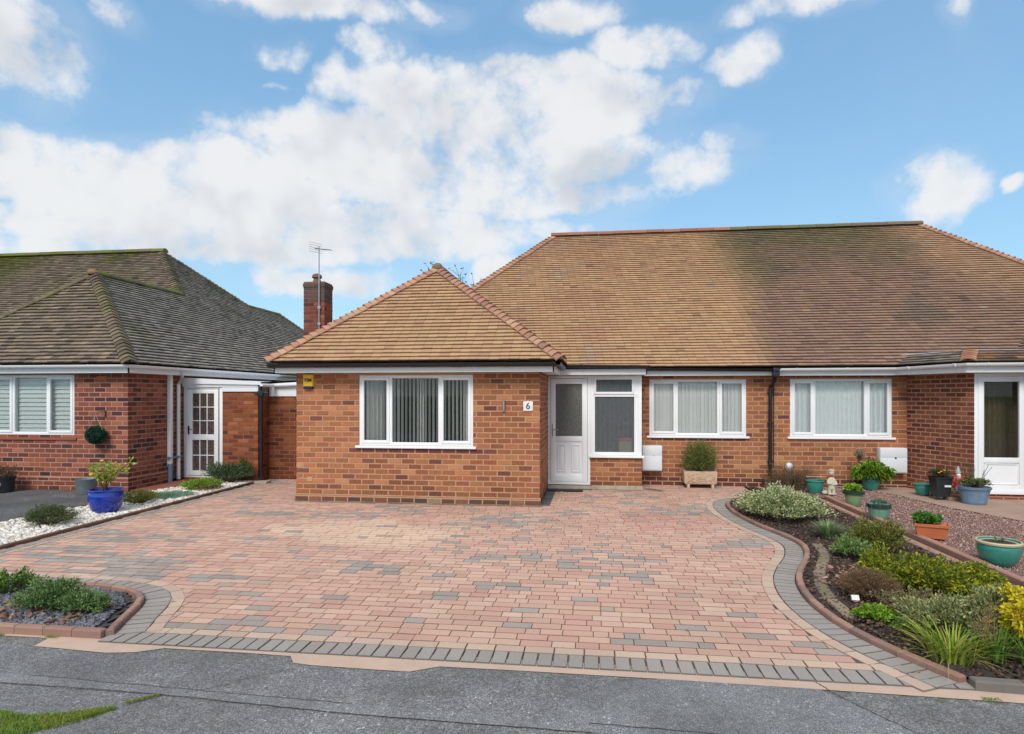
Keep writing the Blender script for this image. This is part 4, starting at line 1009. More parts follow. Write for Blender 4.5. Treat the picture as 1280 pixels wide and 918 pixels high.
# ================================================================== GROUND
def sheet(name, pts, z, mat, kind='structure', sub=0):
    mb = MB(); mb.face([(p[0], p[1], z) for p in pts]); o = mb.build(name, mat); o['kind'] = kind; return o
sheet('ground', [(-1500,-1500),(1500,-1500),(1500,1500),(-1500,1500)], -.06, M['grassbase'])
sheet('road', [(-200,-9),(200,-9),(200,4.20),(-200,4.20)], -.012, M['asphalt'])
def strip(mb, pts, w, z, col=None):
    P = [Vector(p) for p in pts]; N = normals2(P)
    for i in range(len(P)-1):
        mb.face([tuple(P[i]-N[i]*w/2)+(z,), tuple(P[i+1]-N[i+1]*w/2)+(z,), tuple(P[i+1]+N[i+1]*w/2)+(z,), tuple(P[i]+N[i]*w/2)+(z,)], col)
tr = MB()   # resurfaced service trench across the tarmac, and its tar seams
A1 = [(-9,3.75),(-5.2,3.66),(-3.6,3.61),(-2.69,3.565),(-1.4,3.515),(0,3.47),(1.5,3.42),(4,3.36),(9,3.28)]
A2 = [(-9,3.60),(-5.2,3.53),(-3.7,3.49),(-2.62,3.475),(-1.35,3.40),(0,3.375),(1.5,3.32),(4,3.26),(9,3.18)]
for i in range(len(A1)-1): tr.face([A2[i]+(-.008,), A2[i+1]+(-.008,), A1[i+1]+(-.008,), A1[i]+(-.008,)])
o = tr.build('road_patch', M['asphalt2']); o['kind'] = 'structure'
sheet('road_patch', [(1.35,4.19),(1.42,4.0),(1.5,3.93),(1.62,3.75),(1.74,3.57),(1.80,3.42),(-.3,3.48),(-.1,3.8),(.2,4.0),(.5,4.1)], -.0085, M['asphalt2'])
sm = MB()
def wig(pts, a=.005, n=24): return [Vector((p.x+random.uniform(-a,a), p.y+random.uniform(-a,a))) for p in smoothpath(pts, n)]
strip(sm, wig(A1[2:5]), .005, -.005); strip(sm, wig(A2[2:6]), .005, -.005); strip(sm, wig(A1[5:7]), .006, -.005)
strip(sm, wig([(1.40,4.15),(1.5,3.93),(1.74,3.57),(2.0,3.2),(2.3,2.8)]), .006, -.004)
strip(sm, wig([(-2.45,3.52),(-2.3,3.62),(-2.15,3.78),(-1.95,3.92)]), .0035, -.005)
o = sm.build('tar_seam', M['seam']); o['kind'] = 'structure'
# concrete haunching along the drive edge
hp = [(-9,4.12),(-4.1,4.175),(-4.02,4.165),(-4.0,4.03),(-3.81,4.015),(-3.4,3.99),(-3.2,4.02),(-3.03,4.12),(-2.4,4.115),(-2.08,4.10),(-2.0,4.0),(-1.88,3.985),(-1.4,3.965),(-1.18,3.97),(-1.02,4.07),(-.5,4.075),(.5,4.07),(1.5,4.05),(2.4,4.02),(3.2,3.98),(6,3.9)]
hh = [(p[0]+random.uniform(-.01,.01), p[1]+random.uniform(-.006,.006)) for p in hp]
mb = MB(); mb.face([(p[0], p[1], -.007) for p in hh]+[(6,4.25,-.007),(-9,4.25,-.007)]); o = mb.build('kerb_haunching', M['haunch']); o['kind'] = 'structure'
# drive base and blocks
drive_poly = [(-9.2,4.2),(2.6,4.2),(2.2,6.5),(2.4,8.5),(2.2,10.5),(3.5,12.85),(.9,12.85),(.9,12.1),(-.86,12.1),(-.86,10.2),(-5.05,10.2),(-5.05,12.8),(-6.95,12.8),(-6.95,4.2)]
sheet('driveway', [(-7.1,4.2),(2.9,4.2),(2.9,12.85),(-7.1,12.85)], -.010, M['sand'])
kerb_pts = [(3.05,11.30),(2.72,11.26),(2.38,11.05),(2.20,10.55),(2.17,9.8),(2.28,8.95),(2.45,8.30),(2.50,7.80),(2.36,7.25),(2.14,6.75),(1.98,6.3),(1.90,5.8),(1.91,5.35),(1.98,4.98),(2.09,4.68),(2.20,4.46),(2.31,4.24)]
kR = smoothpath(kerb_pts, 8)        # runs towards the road; its left normal points to the bed
kRoff = offset(kR, -.34)
left_cream = [(-9.2,5.60),(-5.85,5.56),(-4.45,5.50),(-4.08,5.42),(-3.81,5.27),(-3.62,5.02),(-3.50,4.78),(-3.42,4.5)]
rightside = [(p.x, p.y) for p in kRoff]
field = [(-6.80,12.8),(-5.05,12.8),(-5.05,10.2),(-.86,10.2),(-.86,12.1),(.95,12.1),(.95,12.85),(3.3,12.85),(3.3,11.3)]+rightside+[(2.1,4.45),(-3.3,4.45)]+left_cream[::-1]+[(-6.80,5.60)]
PINK = [(5,(.53,.33,.255)),(4,(.56,.36,.275)),(3,(.51,.30,.235)),(1.0,(.57,.39,.30))]
GREY = [(3,(.335,.285,.25)),(2,(.36,.31,.275)),(1,(.30,.26,.235))]
def paver(x, y):
    g_ = nz(x*.95, y*1.7, 2.7)+.55*nz(x*2.3, y*4, 8.2); p_ = .04+.66*sst(g_, .08, .5)
    st_ = 1-.09*sst(nz(x*.5+3, y*.35, 1.1)+.4*nz(x*1.9, y*1.3, 7), .05, .6)
    c = jit(pick(GREY), .05) if random.random() < p_ else jit(pick(PINK), .05)
    d = math.hypot((x+2.9+.35*(y-7.8))/1.25, (y-7.9)/.8)+.5*nz(x*1.5, y*1.5, 3)
    if c[0] > .35: c = lerp3(c, jit((.68,.49,.36), .05), .75*sst(1.2-d, 0, .5))          # sunny patch painted into the block colour
    d2 = math.hypot((x-1.0)/.8, (y-9.4)/.9)+.4*nz(x*2, y*2, 6)
    if c[0] > .35: c = lerp3(c, jit((.52,.23,.19), .05), .4*sst(1.2-d2, 0, .6))
    if random.random() < .03: c = jit((.42,.31,.25), .08)
    return tuple(q*st_ for q in c)
mb = MB(); y = 4.465; row = 0
while y < 12.85:
    x = -7.2-random.uniform(0, .2)
    while x < 3.4:
        w_ = random.choice((.23,.23,.23,.17,.17,.115)); cx, cy = x+w_/2, y+.0575
        if inpoly(cx, cy, field) or inpoly(x+.02, cy, field) or inpoly(x+w_-.02, cy, field):
            if not (cx > -5.0 and cx < -.9 and cy > 10.22):
                sl = .0
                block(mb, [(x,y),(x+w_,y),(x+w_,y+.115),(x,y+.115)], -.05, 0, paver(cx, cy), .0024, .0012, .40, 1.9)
        x += w_
    y += .115; row += 1
o = mb.build('driveway_paving', M['block']); o['kind'] = 'structure'
mb = MB(); GB = lambda x, y: jit((.30,.27,.245), .06); CB = lambda x, y: jit(pick([(3,(.50,.37,.285)),(2,(.47,.34,.265)),(1,(.52,.385,.29))]), .05)
straight = [Vector((-3.60,4.15)), Vector((2.34,4.15))]
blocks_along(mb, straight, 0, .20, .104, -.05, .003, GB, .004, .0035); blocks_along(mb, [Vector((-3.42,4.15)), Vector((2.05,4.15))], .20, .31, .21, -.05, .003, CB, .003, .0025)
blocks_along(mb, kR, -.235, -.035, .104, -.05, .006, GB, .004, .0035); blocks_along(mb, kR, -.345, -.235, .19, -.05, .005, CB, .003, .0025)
lo = [(-9.2,5.33),(-5.66,5.33),(-4.8,5.33),(-4.42,5.30),(-4.1,5.20),(-3.90,5.03),(-3.78,4.82),(-3.68,4.55),(-3.56,4.27)]
lk = smoothpath(lo, 8)
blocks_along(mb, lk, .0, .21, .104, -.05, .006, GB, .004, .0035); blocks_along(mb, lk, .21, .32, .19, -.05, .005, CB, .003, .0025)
lline = [Vector((-6.83,5.3)), Vector((-6.83,12.4))]
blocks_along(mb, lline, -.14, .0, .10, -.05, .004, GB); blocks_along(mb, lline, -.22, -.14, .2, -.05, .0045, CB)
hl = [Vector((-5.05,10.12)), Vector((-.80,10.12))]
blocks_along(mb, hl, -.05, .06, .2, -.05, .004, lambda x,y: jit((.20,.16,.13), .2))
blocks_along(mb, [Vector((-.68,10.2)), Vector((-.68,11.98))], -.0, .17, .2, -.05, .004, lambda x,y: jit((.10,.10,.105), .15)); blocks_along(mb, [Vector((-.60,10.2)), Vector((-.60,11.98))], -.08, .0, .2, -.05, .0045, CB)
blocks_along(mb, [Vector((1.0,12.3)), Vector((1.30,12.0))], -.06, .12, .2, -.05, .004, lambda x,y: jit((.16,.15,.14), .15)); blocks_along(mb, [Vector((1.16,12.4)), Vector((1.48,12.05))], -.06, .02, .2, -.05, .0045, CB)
o = mb.build('driveway_border', M['block']); o['kind'] = 'structure'
# brick kerbs: raised rounded edging
KB = lambda x, y: jit(pick([(4,(.34,.20,.15)),(3,(.30,.175,.135)),(2,(.25,.16,.13)),(.5,(.33,.21,.16))]), .1)
def kerb(path, o0, o1, z1, colf, step=.215, name='kerb', z0=-.05):
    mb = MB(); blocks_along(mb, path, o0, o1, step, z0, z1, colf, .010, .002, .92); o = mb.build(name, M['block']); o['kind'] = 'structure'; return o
kerb(kR, -.035, .03, .045, KB)
kerb([Vector((2.33,4.17)), Vector((4.6,4.02))], -.02, .065, .055, lambda x,y: (.17,.15,.135) if x < 2.62 else jit((.27,.12,.08), .1), .29)
kerb(smoothpath([(-9.2,4.21),(-5.5,4.21),(-3.62,4.21)], 4), -.0, .07, .055, KB, .24)
kerb(lk, -.06, .0, .05, KB, .2)
kerb([Vector((-6.86,6.0)), Vector((-6.86,12.25))], 0, .055, .045, lambda x,y: jit((.17,.09,.065), .15), .25)
ic = smoothpath([(2.60,7.85),(2.52,7.35),(2.31,6.87),(2.13,6.42),(2.02,5.95),(1.99,5.6),(2.0,5.3)], 6)
kerb(ic, .0, .12, .040, lambda x,y: jit(random.choice([(.20,.17,.11),(.24,.19,.13)]), .12), .45)
# retaining kerb of the gravel
kerb([Vector((3.79,11.35)), Vector((3.79,4.1))], 0, .11, .045, lambda x,y: jit((.36,.21,.16), .1), .45)
kerb([Vector((3.96,11.35)), Vector((3.96,4.1))], 0, .09, .085, lambda x,y: jit((.36,.20,.15), .12), .45)
# beds
bed = [(p.x+.02, p.y) for p in kR]+[(2.4,4.28),(3.86,4.2),(3.86,11.45),(3.0,12.8),(2.95,11.9)]
def bumpy(name, poly, z, mat, amp, cell=.12, kind='structure', lift=None):
    xs = [p[0] for p in poly]; ys = [p[1] for p in poly]; x0, x1, y0, y1 = min(xs), max(xs), min(ys), max(ys)
    mb = MB(); V = {}
    nx, ny = int((x1-x0)/cell)+1, int((y1-y0)/cell)+1
    def vid(i, j):
        if (i, j) not in V:
            x, y = x0+i*cell, y0+j*cell
            V[(i, j)] = len(mb.v); mb.v.append((x, y, z+amp*nz(x*2.2, y*2.2, 4)+amp*.5*nz(x*7, y*7, 4)+(lift(x, y) if lift else 0)))
        return V[(i, j)]
    for i in range(nx):
        for j in range(ny):
            cx, cy = x0+(i+.5)*cell, y0+(j+.5)*cell
            if inpoly(cx, cy, poly): mb.f.append((vid(i,j), vid(i+1,j), vid(i+1,j+1), vid(i,j+1))); mb.c.append((1,1,1)); mb.mi.append(0)
    o = mb.build(name, mat, None, True); o['kind'] = kind; return o
bumpy('flower_bed_soil', bed, .02, M['soil'], .03, .07)
bumpy('flower_bed_soil', [(-9.2,4.28),(-3.72,4.28),(-3.9,4.85),(-4.15,5.14),(-4.5,5.24),(-9.2,5.26)], .012, M['slatebase'], .012, .06)
GR = [(4.0,4.0),(14,4.0),(14,9.5),(6.05,9.6),(5.6,10.7),(5.42,11.8),(5.1,12.6),(4.45,12.85),(3.5,12.85),(3.98,11.4)]
sheet('gravel_garden', [(3.98,4.0),(16,4.0),(16,12.85),(3.4,12.85),(3.98,11.4)], .028, M['gravelbase'])
sheet('garden_path', [(16,9.45),(16,11.6),(6.44,11.6),(5.97,12.86),(4.4,12.86),(5.05,12.55),(5.38,11.8),(5.56,10.7),(6.0,9.62),(8,9.5)], .042, M['slab'])
sheet('side_bed', [(-8.3,5.4),(-6.9,5.4),(-6.9,12.3),(-8.0,12.3),(-8.1,10.5),(-8.1,9.0),(-8.2,7.8)], .002, M['gravelbase'])
sheet('neighbour_drive', [(-30,4.2),(-8.15,4.2),(-8.35,7.8),(-8.28,10.1),(-8.45,10.55),(-8.7,10.72),(-30,10.72)], -.004, M['drive2'])
kerb(smoothpath([(-8.35,5.4),(-8.30,7.79),(-8.17,8.9),(-8.22,10.0),(-8.36,10.8),(-8.45,11.8)], 5), -.09, .02, .012, lambda x,y: jit((.34,.13,.08), .12), .215, 'brick_path')
mb = MB(); blocks_along(mb, [Vector((-8.60,10.75)), Vector((-8.60,12.3))], -.5, .0, .11, -.05, .03, lambda x,y: jit((.26,.09,.06), .2)); o = mb.build('brick_path', M['block']); o['kind'] = 'structure'

# ---- loose stuff (too many to count)
ICO_V = None
def ico():
    bm = bmesh.new(); bmesh.ops.create_icosphere(bm, subdivisions=1, radius=1); bm.verts.index_update()
    v = np.array([q.co[:] for q in bm.verts]); f = np.array([[q.index for q in p.verts] for p in bm.faces]); bm.free(); return v, f
ICO = ico()
OCT = (np.array([[1,0,0],[0,1,0],[-1,0,0],[0,-1,0],[0,0,1],[0,0,-1]], float), np.array([[0,1,4],[1,2,4],[2,3,4],[3,0,4],[1,0,5],[2,1,5],[3,2,5],[0,3,5]]))
CUB = (np.array([[-1,-1,-1],[1,-.8,-1],[.9,1,-1],[-1,.9,-1],[-.9,-.9,1],[.8,-1,1],[1,.8,1],[-.8,1,1]], float), np.array([[0,3,2,1],[4,5,6,7],[0,1,5,4],[1,2,6,5],[2,3,7,6],[3,0,4,7]]))
def scatter(name, base, poly, n, size, flat, pal, z, mat, kind='stuff', zf=None, var=.35, tilt=.5, smooth=False, avoid=None):
    xs = [p[0] for p in poly]; ys = [p[1] for p in poly]; pts = []
    while len(pts) < n:
        x, y = random.uniform(min(xs), max(xs)), random.uniform(min(ys), max(ys))
        if inpoly(x, y, poly) and not (avoid and avoid(x, y)): pts.append((x, y, (zf(x, y) if zf else z)))
    P = np.array(pts); V0, F0 = base; k = len(V0)
    S = size*(1+var*RNG.standard_normal((n,1))).clip(.4, 2.2); 
    sc = np.concatenate([S*RNG.uniform(.75,1.25,(n,1)), S*RNG.uniform(.6,1.0,(n,1)), S*flat*RNG.uniform(.6,1.2,(n,1))], 1)
    a_ = RNG.uniform(0, 2*PI, n); b_ = RNG.normal(0, tilt, n); c_ = RNG.normal(0, tilt, n)
    V = V0[None]*sc[:, None, :]; V = V*(1+.14*RNG.standard_normal((n, k, 1)))
    def rot(V, ang, i, j):
        c, s = np.cos(ang)[:, None], np.sin(ang)[:, None]; A_, B_ = V[:, :, i].copy(), V[:, :, j].copy(); V[:, :, i] = A_*c-B_*s; V[:, :, j] = A_*s+B_*c
    rot(V, b_, 1, 2); rot(V, c_, 0, 2); rot(V, a_, 0, 1)
    V += P[:, None, :]; F = (F0[None]+np.arange(n)[:, None, None]*k).reshape(-1, F0.shape[1])
    C = np.array([jit(pick(pal), .12) for _ in range(n)]); C = np.repeat(C, len(F0), 0)
    o = arrmesh(name, V.reshape(-1, 3), F, C, mat, None, smooth, origin=(P[:,0].mean(), P[:,1].mean(), 0)); o['kind'] = kind; return o
sb = [(-8.28,5.5),(-6.93,5.5),(-6.93,12.2),(-7.9,12.2),(-8.1,10.9),(-8.12,10.0),(-8.08,9.0),(-8.22,7.8)]
scatter('white_cobbles', ICO, sb, 9000, .026, .7, [(6,(.66,.63,.58)),(3,(.56,.52,.46)),(1.5,(.42,.37,.31)),(1,(.72,.71,.69))], .02, M['stone'], smooth=True)
sl = [(-6.6,4.31),(-3.78,4.31),(-3.95,4.85),(-4.2,5.10),(-4.5,5.22),(-6.6,5.24)]
scatter('slate_chippings', CUB, sl, 7500, .0165, .22, [(5,(.13,.135,.16)),(4,(.18,.185,.21)),(2,(.08,.085,.10)),(1.2,(.20,.15,.14)),(.6,(.27,.28,.30))], .025, M['stone'], tilt=.45)
scatter('dead_leaves', CUB, [(-5.2,4.35),(-4.0,4.35),(-4.0,4.9),(-5.2,4.8)], 130, .019, .12, [(3,(.22,.11,.07)),(2,(.30,.17,.10)),(1,(.14,.07,.05))], .045, M['stone'], tilt=.5)
gr = [(4.05,4.2),(9.5,4.2),(8.6,9.45),(6.05,9.55),(5.6,10.6),(5.40,11.8),(5.05,12.5),(4.45,12.8),(3.75,12.8),(4.06,11.4)]
scatter('pink_gravel', OCT, gr, 42000, .0125, .7, [(5,(.33,.19,.16)),(4,(.25,.145,.125)),(3,(.40,.27,.22)),(2,(.17,.11,.10)),(1,(.45,.38,.33))], .034, M['stone'], tilt=.8)
scatter('bark_mulch', CUB, bed, 11000, .0115, .3, [(5,(.07,.045,.035)),(4,(.045,.03,.025)),(2,(.12,.075,.055)),(1,(.19,.12,.09))], .035, M['stone'], tilt=.5)
scatter('dead_leaves', CUB, [(2.15,5.2),(3.0,5.3),(3.2,6.8),(2.45,6.9),(2.15,6.2)], 190, .017, .12, [(3,(.33,.18,.14)),(2,(.24,.12,.09)),(1,(.42,.28,.21))], .055, M['stone'], tilt=.5)
for (x, y, s_, c) in ((-3.62,5.02,.03,(.62,.38,.25)),(.72,4.9,.012,(.05,.03,.02)),(2.1,4.35,.018,(.45,.22,.1)),(-1.5,6.2,.02,(.25,.12,.06)),(.3,8.2,.02,(.3,.15,.08))):
    mb = MB(); k = 9; mb.face([(x+s_*math.cos(2*PI*i/k)*(1 if i%2 else .6), y+s_*math.sin(2*PI*i/k)*.8*(1 if i%2 else .6), .010+.006*math.sin(i*2.1)) for i in range(k)], c); o = mb.build('fallen_leaf', M['leaf'], origin=(x,y,0)); tag(o, ('pale curled leaf lying on the grey blocks beside the slate bed' if x < -3 else 'tiny dark leaf on the pink blocks near the road' if s_ < .015 else 'small orange leaf by the red kerb at the driveway corner' if x > 2 else 'small brown leaf lying in the middle of the drive' if x < 0 else 'small brown leaf on the drive towards the porch'), 'leaf')

scatter('grit', OCT, [(-3.4,4.3),(2.0,4.3),(1.7,7),(2,9),(-6,10),(-6,6)], 900, .0035, .6, [(3,(.16,.12,.09)),(2,(.30,.22,.16)),(1,(.08,.07,.04))], .002, M['stone'])
# ================================================================== PLANTS
def unit(v): return v/np.maximum(np.linalg.norm(v, axis=-1, keepdims=True), 1e-9)
def leaves(P, D, ln, wd, pal, lvar=.3, fold=.25, droop=0.0, cvar=.18):
    """P base points, D directions; returns V,F,C for kite-shaped leaves of two folded halves"""
    n = len(P); L = ln*(1+lvar*RNG.uniform(-1, 1, (n,1))); Wd = wd*(1+lvar*RNG.uniform(-1, 1, (n,1)))
    R = unit(np.cross(D, RNG.normal(0, 1, (n,3)))); U = np.cross(R, D)
    mid = P+D*L*.5+U*L*.0
    tip = P+D*L-np.array([0,0,1.])*droop*L
    a_ = mid+R*Wd*.5+U*Wd*fold; b_ = mid-R*Wd*.5+U*Wd*fold
    V = np.stack([P, a_, tip, b_, ], 1).reshape(-1, 3)
    F = (np.array([[0,1,2],[0,2,3]])[None]+np.arange(n)[:, None, None]*4).reshape(-1, 3)
    C = np.array([jit(pick(pal), cvar) for _ in range(n)]); return V, F, np.repeat(C, 2, 0)
def mound(root, c, rx, ry, h, nsprig, nleaf, ln, wd, pal, seed=0, spread=.5, inner=.25, low=-.05, stemcol=M['bark'], lump=.25, upb=.4, zbase=0.0, fname='foliage', droop=0.0, stems=True, lvar=.3):
    rng = np.random.default_rng(seed+11); cx, cy, cz = c
    th = rng.uniform(0, 2*PI, nsprig); ph = np.arccos(rng.uniform(low, 1, nsprig))
    dirs = np.stack([np.sin(ph)*np.cos(th), np.sin(ph)*np.sin(th), np.cos(ph)], 1)
    r = np.array([1+lump*1.6*noise.noise(Vector((float(d[0])*1.6+seed, float(d[1])*1.6, float(d[2])*1.6))) for d in dirs])*rng.uniform(.82, 1.1, nsprig)
    tip = dirs*r[:, None]*np.array([rx, ry, h*.62])+np.array([cx, cy, cz+h*.40+zbase])
    tip[:, 2] = np.maximum(tip[:, 2], cz+.015+rng.uniform(0, .03, nsprig))
    base = np.stack([cx+(tip[:,0]-cx)*.12, cy+(tip[:,1]-cy)*.12, np.full(nsprig, cz+zbase*.5)], 1)
    t = rng.uniform(inner, 1.0, (nsprig, nleaf)) ** .6
    ctrl = (base+tip)/2+np.array([0,0,.12*h]); 
    pt = lambda t_: ((1-t_)**2)[..., None]*base[:, None]+(2*t_*(1-t_))[..., None]*ctrl[:, None]+(t_**2)[..., None]*tip[:, None]
    P = pt(t)+rng.normal(0, 1, (nsprig, nleaf, 3))*np.array([rx, ry, h])*.035
    D = pt(np.minimum(t+.05, 1.1))-pt(t); D = unit(D)+rng.normal(0, spread, D.shape)+np.array([0,0,upb*.5]); D = unit(D)
    P, D = P.reshape(-1, 3), D.reshape(-1, 3)
    V, F, C = leaves(P, D, ln, wd, pal, lvar, droop=droop)
    # light tips and dark hearts come from the sun; only old wood shows at the base
    loc = Vector((0,0,0)); q = root
    while q is not None: loc += Vector(q.location); q = q.parent
    o = arrmesh(fname, V, F, C, M['leaf'], root, False, origin=tuple(loc))
    if stems:
        mb = MB()
        for i in range(0, nsprig, max(1, nsprig//40)):
            q = [Vector(pt(np.array([[tt]]*nsprig))[i, 0]) for tt in (0, .4, .8)]
            mb.tube(q, .004+.01*min(rx, .4), 5, r2=.002)
        part(mb, 'stem', stemcol, root)
    return o
def blades(root, c, n, rad, h, w, pal, lean=.5, seed=0, fname='leaf_blade', seg=4, curl=.5, tight=.12):
    rng = np.random.default_rng(seed+5); a_ = rng.uniform(0, 2*PI, n); out_ = np.stack([np.cos(a_), np.sin(a_), np.zeros(n)], 1)
    side = np.stack([-np.sin(a_), np.cos(a_), np.zeros(n)], 1); hh = h*rng.uniform(.55, 1.1, n); ln_ = lean*rng.uniform(.1, 1.0, n)*rad
    base = np.array(c)+out_*rad*tight*rng.uniform(0, 1, (n,1)); V = []
    for k in range(seg+1):
        t = k/seg; z = hh*(t-curl*.45*t*t*t*(ln_/max(rad*lean, 1e-6))); o_ = ln_*t**1.7
        ww = w*(1-t**2.2)*.5+.0006
        p = base+out_*o_[:, None]+np.array([0,0,1.])*z[:, None]; V += [p-side*ww, p+side*ww]
    V = np.stack(V, 1); k = V.shape[1]
    F = np.array([[2*i, 2*i+1, 2*i+3, 2*i+2] for i in range(seg)]); F = (F[None]+np.arange(n)[:, None, None]*k).reshape(-1, 4)
    C = np.repeat(np.array([jit(pick(pal), .18) for _ in range(n)]), seg, 0)
    loc = Vector((0,0,0)); q = root
    while q is not None: loc += Vector(q.location); q = q.parent
    return arrmesh(fname, V.reshape(-1, 3), F, C, M['leaf'], root, False, origin=tuple(loc))
VARI = [(5,(0.588,0.598,0.330)),(4,(0.210,0.286,0.099)),(3,(0.700,0.700,0.418)),(3,(0.112,0.169,0.055))]
SAGE = [(4,(0.364,0.390,0.165)),(4,(0.210,0.247,0.099)),(2,(0.504,0.494,0.220)),(2,(0.126,0.156,0.055)),(.5,(0.364,0.221,0.110))]
GREEN = [(4,(0.140,0.260,0.039)),(4,(0.084,0.169,0.033)),(2,(0.224,0.364,0.055)),(1,(0.049,0.091,0.022))]
DKGRN = [(4,(0.063,0.130,0.033)),(3,(0.098,0.182,0.044)),(2,(0.042,0.078,0.022)),(1,(0.168,0.234,0.066))]
OLIVE = [(4,(0.182,0.208,0.039)),(3,(0.126,0.156,0.033)),(2,(0.280,0.286,0.055)),(1,(0.210,0.117,0.044))]
YGRN = [(4,(.20,.25,.02)),(3,(.36,.36,.02)),(3,(.10,.16,.02)),(1.5,(.50,.42,.02)),(.8,(.06,.10,.02))]
YELL = [(5,(.66,.55,.02)),(3,(.74,.64,.05)),(2,(.50,.45,.03)),(.7,(.4,.22,.05))]
BRNS = [(4,(0.224,0.130,0.072)),(3,(0.168,0.104,0.050)),(2,(0.294,0.169,0.110)),(2,(0.140,0.143,0.044)),(.8,(0.378,0.182,0.132))]
LIME = [(4,(.22,.38,.03)),(3,(.32,.48,.05)),(2,(.12,.24,.03))]
def plant(name, loc, label, cat, group=None): return empty(name, loc, label, cat, group)
B = 'shrubs planted in the kerbed bed beside the drive'
r = plant('variegated_shrub', (2.66,9.25,.02), 'broad silvery cream-edged bush at the far tip of the curved bed', 'shrub', B)
mound(r, (2.68,9.4,.02), .60, .58, .43, 520, 24, .036, .017, VARI, 1, lump=.2)
r = plant('dry_ornamental_grass', (3.78,12.35,.02), 'wispy brown dried shrub against the wall behind the silvery bush', 'shrub', B)
mound(r, (3.75,12.35,.02), .52, .25, .5, 170, 26, .022, .008, BRNS, 2, spread=.8); blades(r, (3.75,12.35,.02), 260, .48, .56, .005, [(3,(.20,.13,.08)),(2,(.14,.09,.07)),(1,(.10,.11,.05))], .9, 2, 'stalk', tight=.9)
r = plant('spiky_clump', (2.92,8.18,.03), 'small pale green clump of strappy leaves nearest the silvery bush', 'plant', B); blades(r, (2.92,8.18,.03), 420, .27, .24, .010, [(3,(.30,.38,.20)),(3,(.14,.24,.06)),(1,(.42,.46,.30))], .95, 3, tight=.3)
r = plant('spiky_clump', (3.28,8.05,.03), 'thin fresh green clump with narrow leaves beside the pink retaining kerb', 'plant', B); blades(r, (3.28,8.05,.03), 260, .25, .19, .010, GREEN, .95, 33, tight=.35)
r = plant('small_leafy_shrub', (2.82,7.38,.03), 'neat rounded mid green plant in front of the olive bush', 'shrub', B); mound(r, (2.80,7.22,.03), .19, .16, .21, 150, 20, .034, .010, [(3,(.20,.32,.08)),(3,(.10,.19,.04)),(2,(.34,.44,.18))], 4)
r = plant('olive_shrub', (3.26,7.62,.03), 'loose olive green bush with yellow tips beside the retaining kerb', 'shrub', B); mound(r, (3.18,7.45,.03), .30, .27, .36, 240, 22, .030, .014, [(4,(.17,.20,.04)),(3,(.10,.14,.03)),(2,(.32,.30,.05)),(1,(.20,.10,.05))], 5, lump=.35)
r = plant('heather', (2.42,5.98,.03), 'purplish brown heather mound beside the kerb bend', 'shrub', B); mound(r, (2.40,5.80,.03), .28, .22, .24, 330, 26, .018, .006, BRNS, 6, spread=.45, lump=.2)
r = plant('golden_shrub', (3.05,6.10,.03), 'large green bush flecked with yellow leaves in the middle of the bed', 'shrub', B)
mound(r, (2.96,5.95,.03), .36, .28, .31, 330, 22, .040, .015, YGRN, 7, lump=.4, spread=.6, droop=.2); mound(r, (3.36,6.05,.03), .26, .22, .26, 240, 22, .040, .015, YGRN, 71, lump=.4, spread=.6, droop=.2)
mound(r, (2.76,6.35,.03), .22, .22, .32, 120, 20, .040, .015, YGRN, 72, lump=.4, spread=.6, droop=.2, stems=False)
r = plant('low_green_plant', (2.23,5.38,.03), 'low bright green rosette plant nearest the heather', 'plant', B); mound(r, (2.22,5.26,.03), .15, .10, .10, 120, 18, .026, .018, LIME, 8, spread=.7)
r = plant('low_spreading_shrub', (2.55,5.45,.03), 'straggly brown and green low shrub between the heather and the grey-green bush', 'shrub', B); mound(r, (2.58,5.45,.03), .26, .14, .17, 160, 18, .024, .010, [(3,(.20,.24,.08)),(2,(.26,.17,.11)),(1,(.34,.20,.14))], 91, spread=.8, lump=.4)
r = plant('low_green_plant', (2.42,5.10,.03), 'low mid green leafy tuft right of the bright rosette plant', 'plant', B); mound(r, (2.38,5.0,.03), .13, .10, .10, 100, 18, .026, .018, GREEN, 9, spread=.7)
r = plant('grey_green_shrub', (2.98,4.95,.03), 'wide grey-green variegated bush behind the long grass at the road end', 'shrub', B)
mound(r, (2.60,4.98,.03), .27, .25, .27, 420, 24, .028, .012, SAGE, 10, lump=.35); mound(r, (2.90,4.90,.03), .28, .24, .33, 420, 24, .028, .012, SAGE, 101, lump=.35)
r = plant('ornamental_grass', (2.50,4.62,.03), 'long bright green grass tuft in front of the grey-green bush', 'plant', B); blades(r, (2.40,4.58,.03), 60, .44, .20, .009, [(3,(.36,.32,.10)),(2,(.28,.34,.06)),(1,(.34,.20,.10))], 1.0, 81, 'fading_blade', curl=1.3, tight=.4); blades(r, (2.42,4.58,.03), 130, .34, .27, .010, [(4,(.24,.36,.04)),(3,(.36,.44,.06)),(2,(.50,.46,.06)),(1,(.12,.22,.03))], .95, 11, tight=.5, curl=.8)
mound(r, (2.66,4.60,.03), .10, .08, .36, 40, 14, .016, .006, [(3,(.40,.22,.14)),(2,(.3,.2,.1))], 12, fname='seed_heads', stems=False); blades(r, (2.68,4.56,.03), 130, .26, .25, .008, GREEN, .9, 13, tight=.3)
r = plant('ornamental_grass', (2.93,4.50,.03), 'short fresh green grass tuft at the road corner of the bed', 'plant', B); blades(r, (2.86,4.50,.03), 90, .20, .20, .010, [(3,(.18,.34,.05)),(2,(.28,.42,.06))], .8, 14, tight=.3); mound(r, (3.12,4.50,.03), .16,.10,.12, 60, 16, .022, .016, [(2,(.07,.16,.10)),(2,(.10,.2,.12))], 15, fname='leaf_rosette')
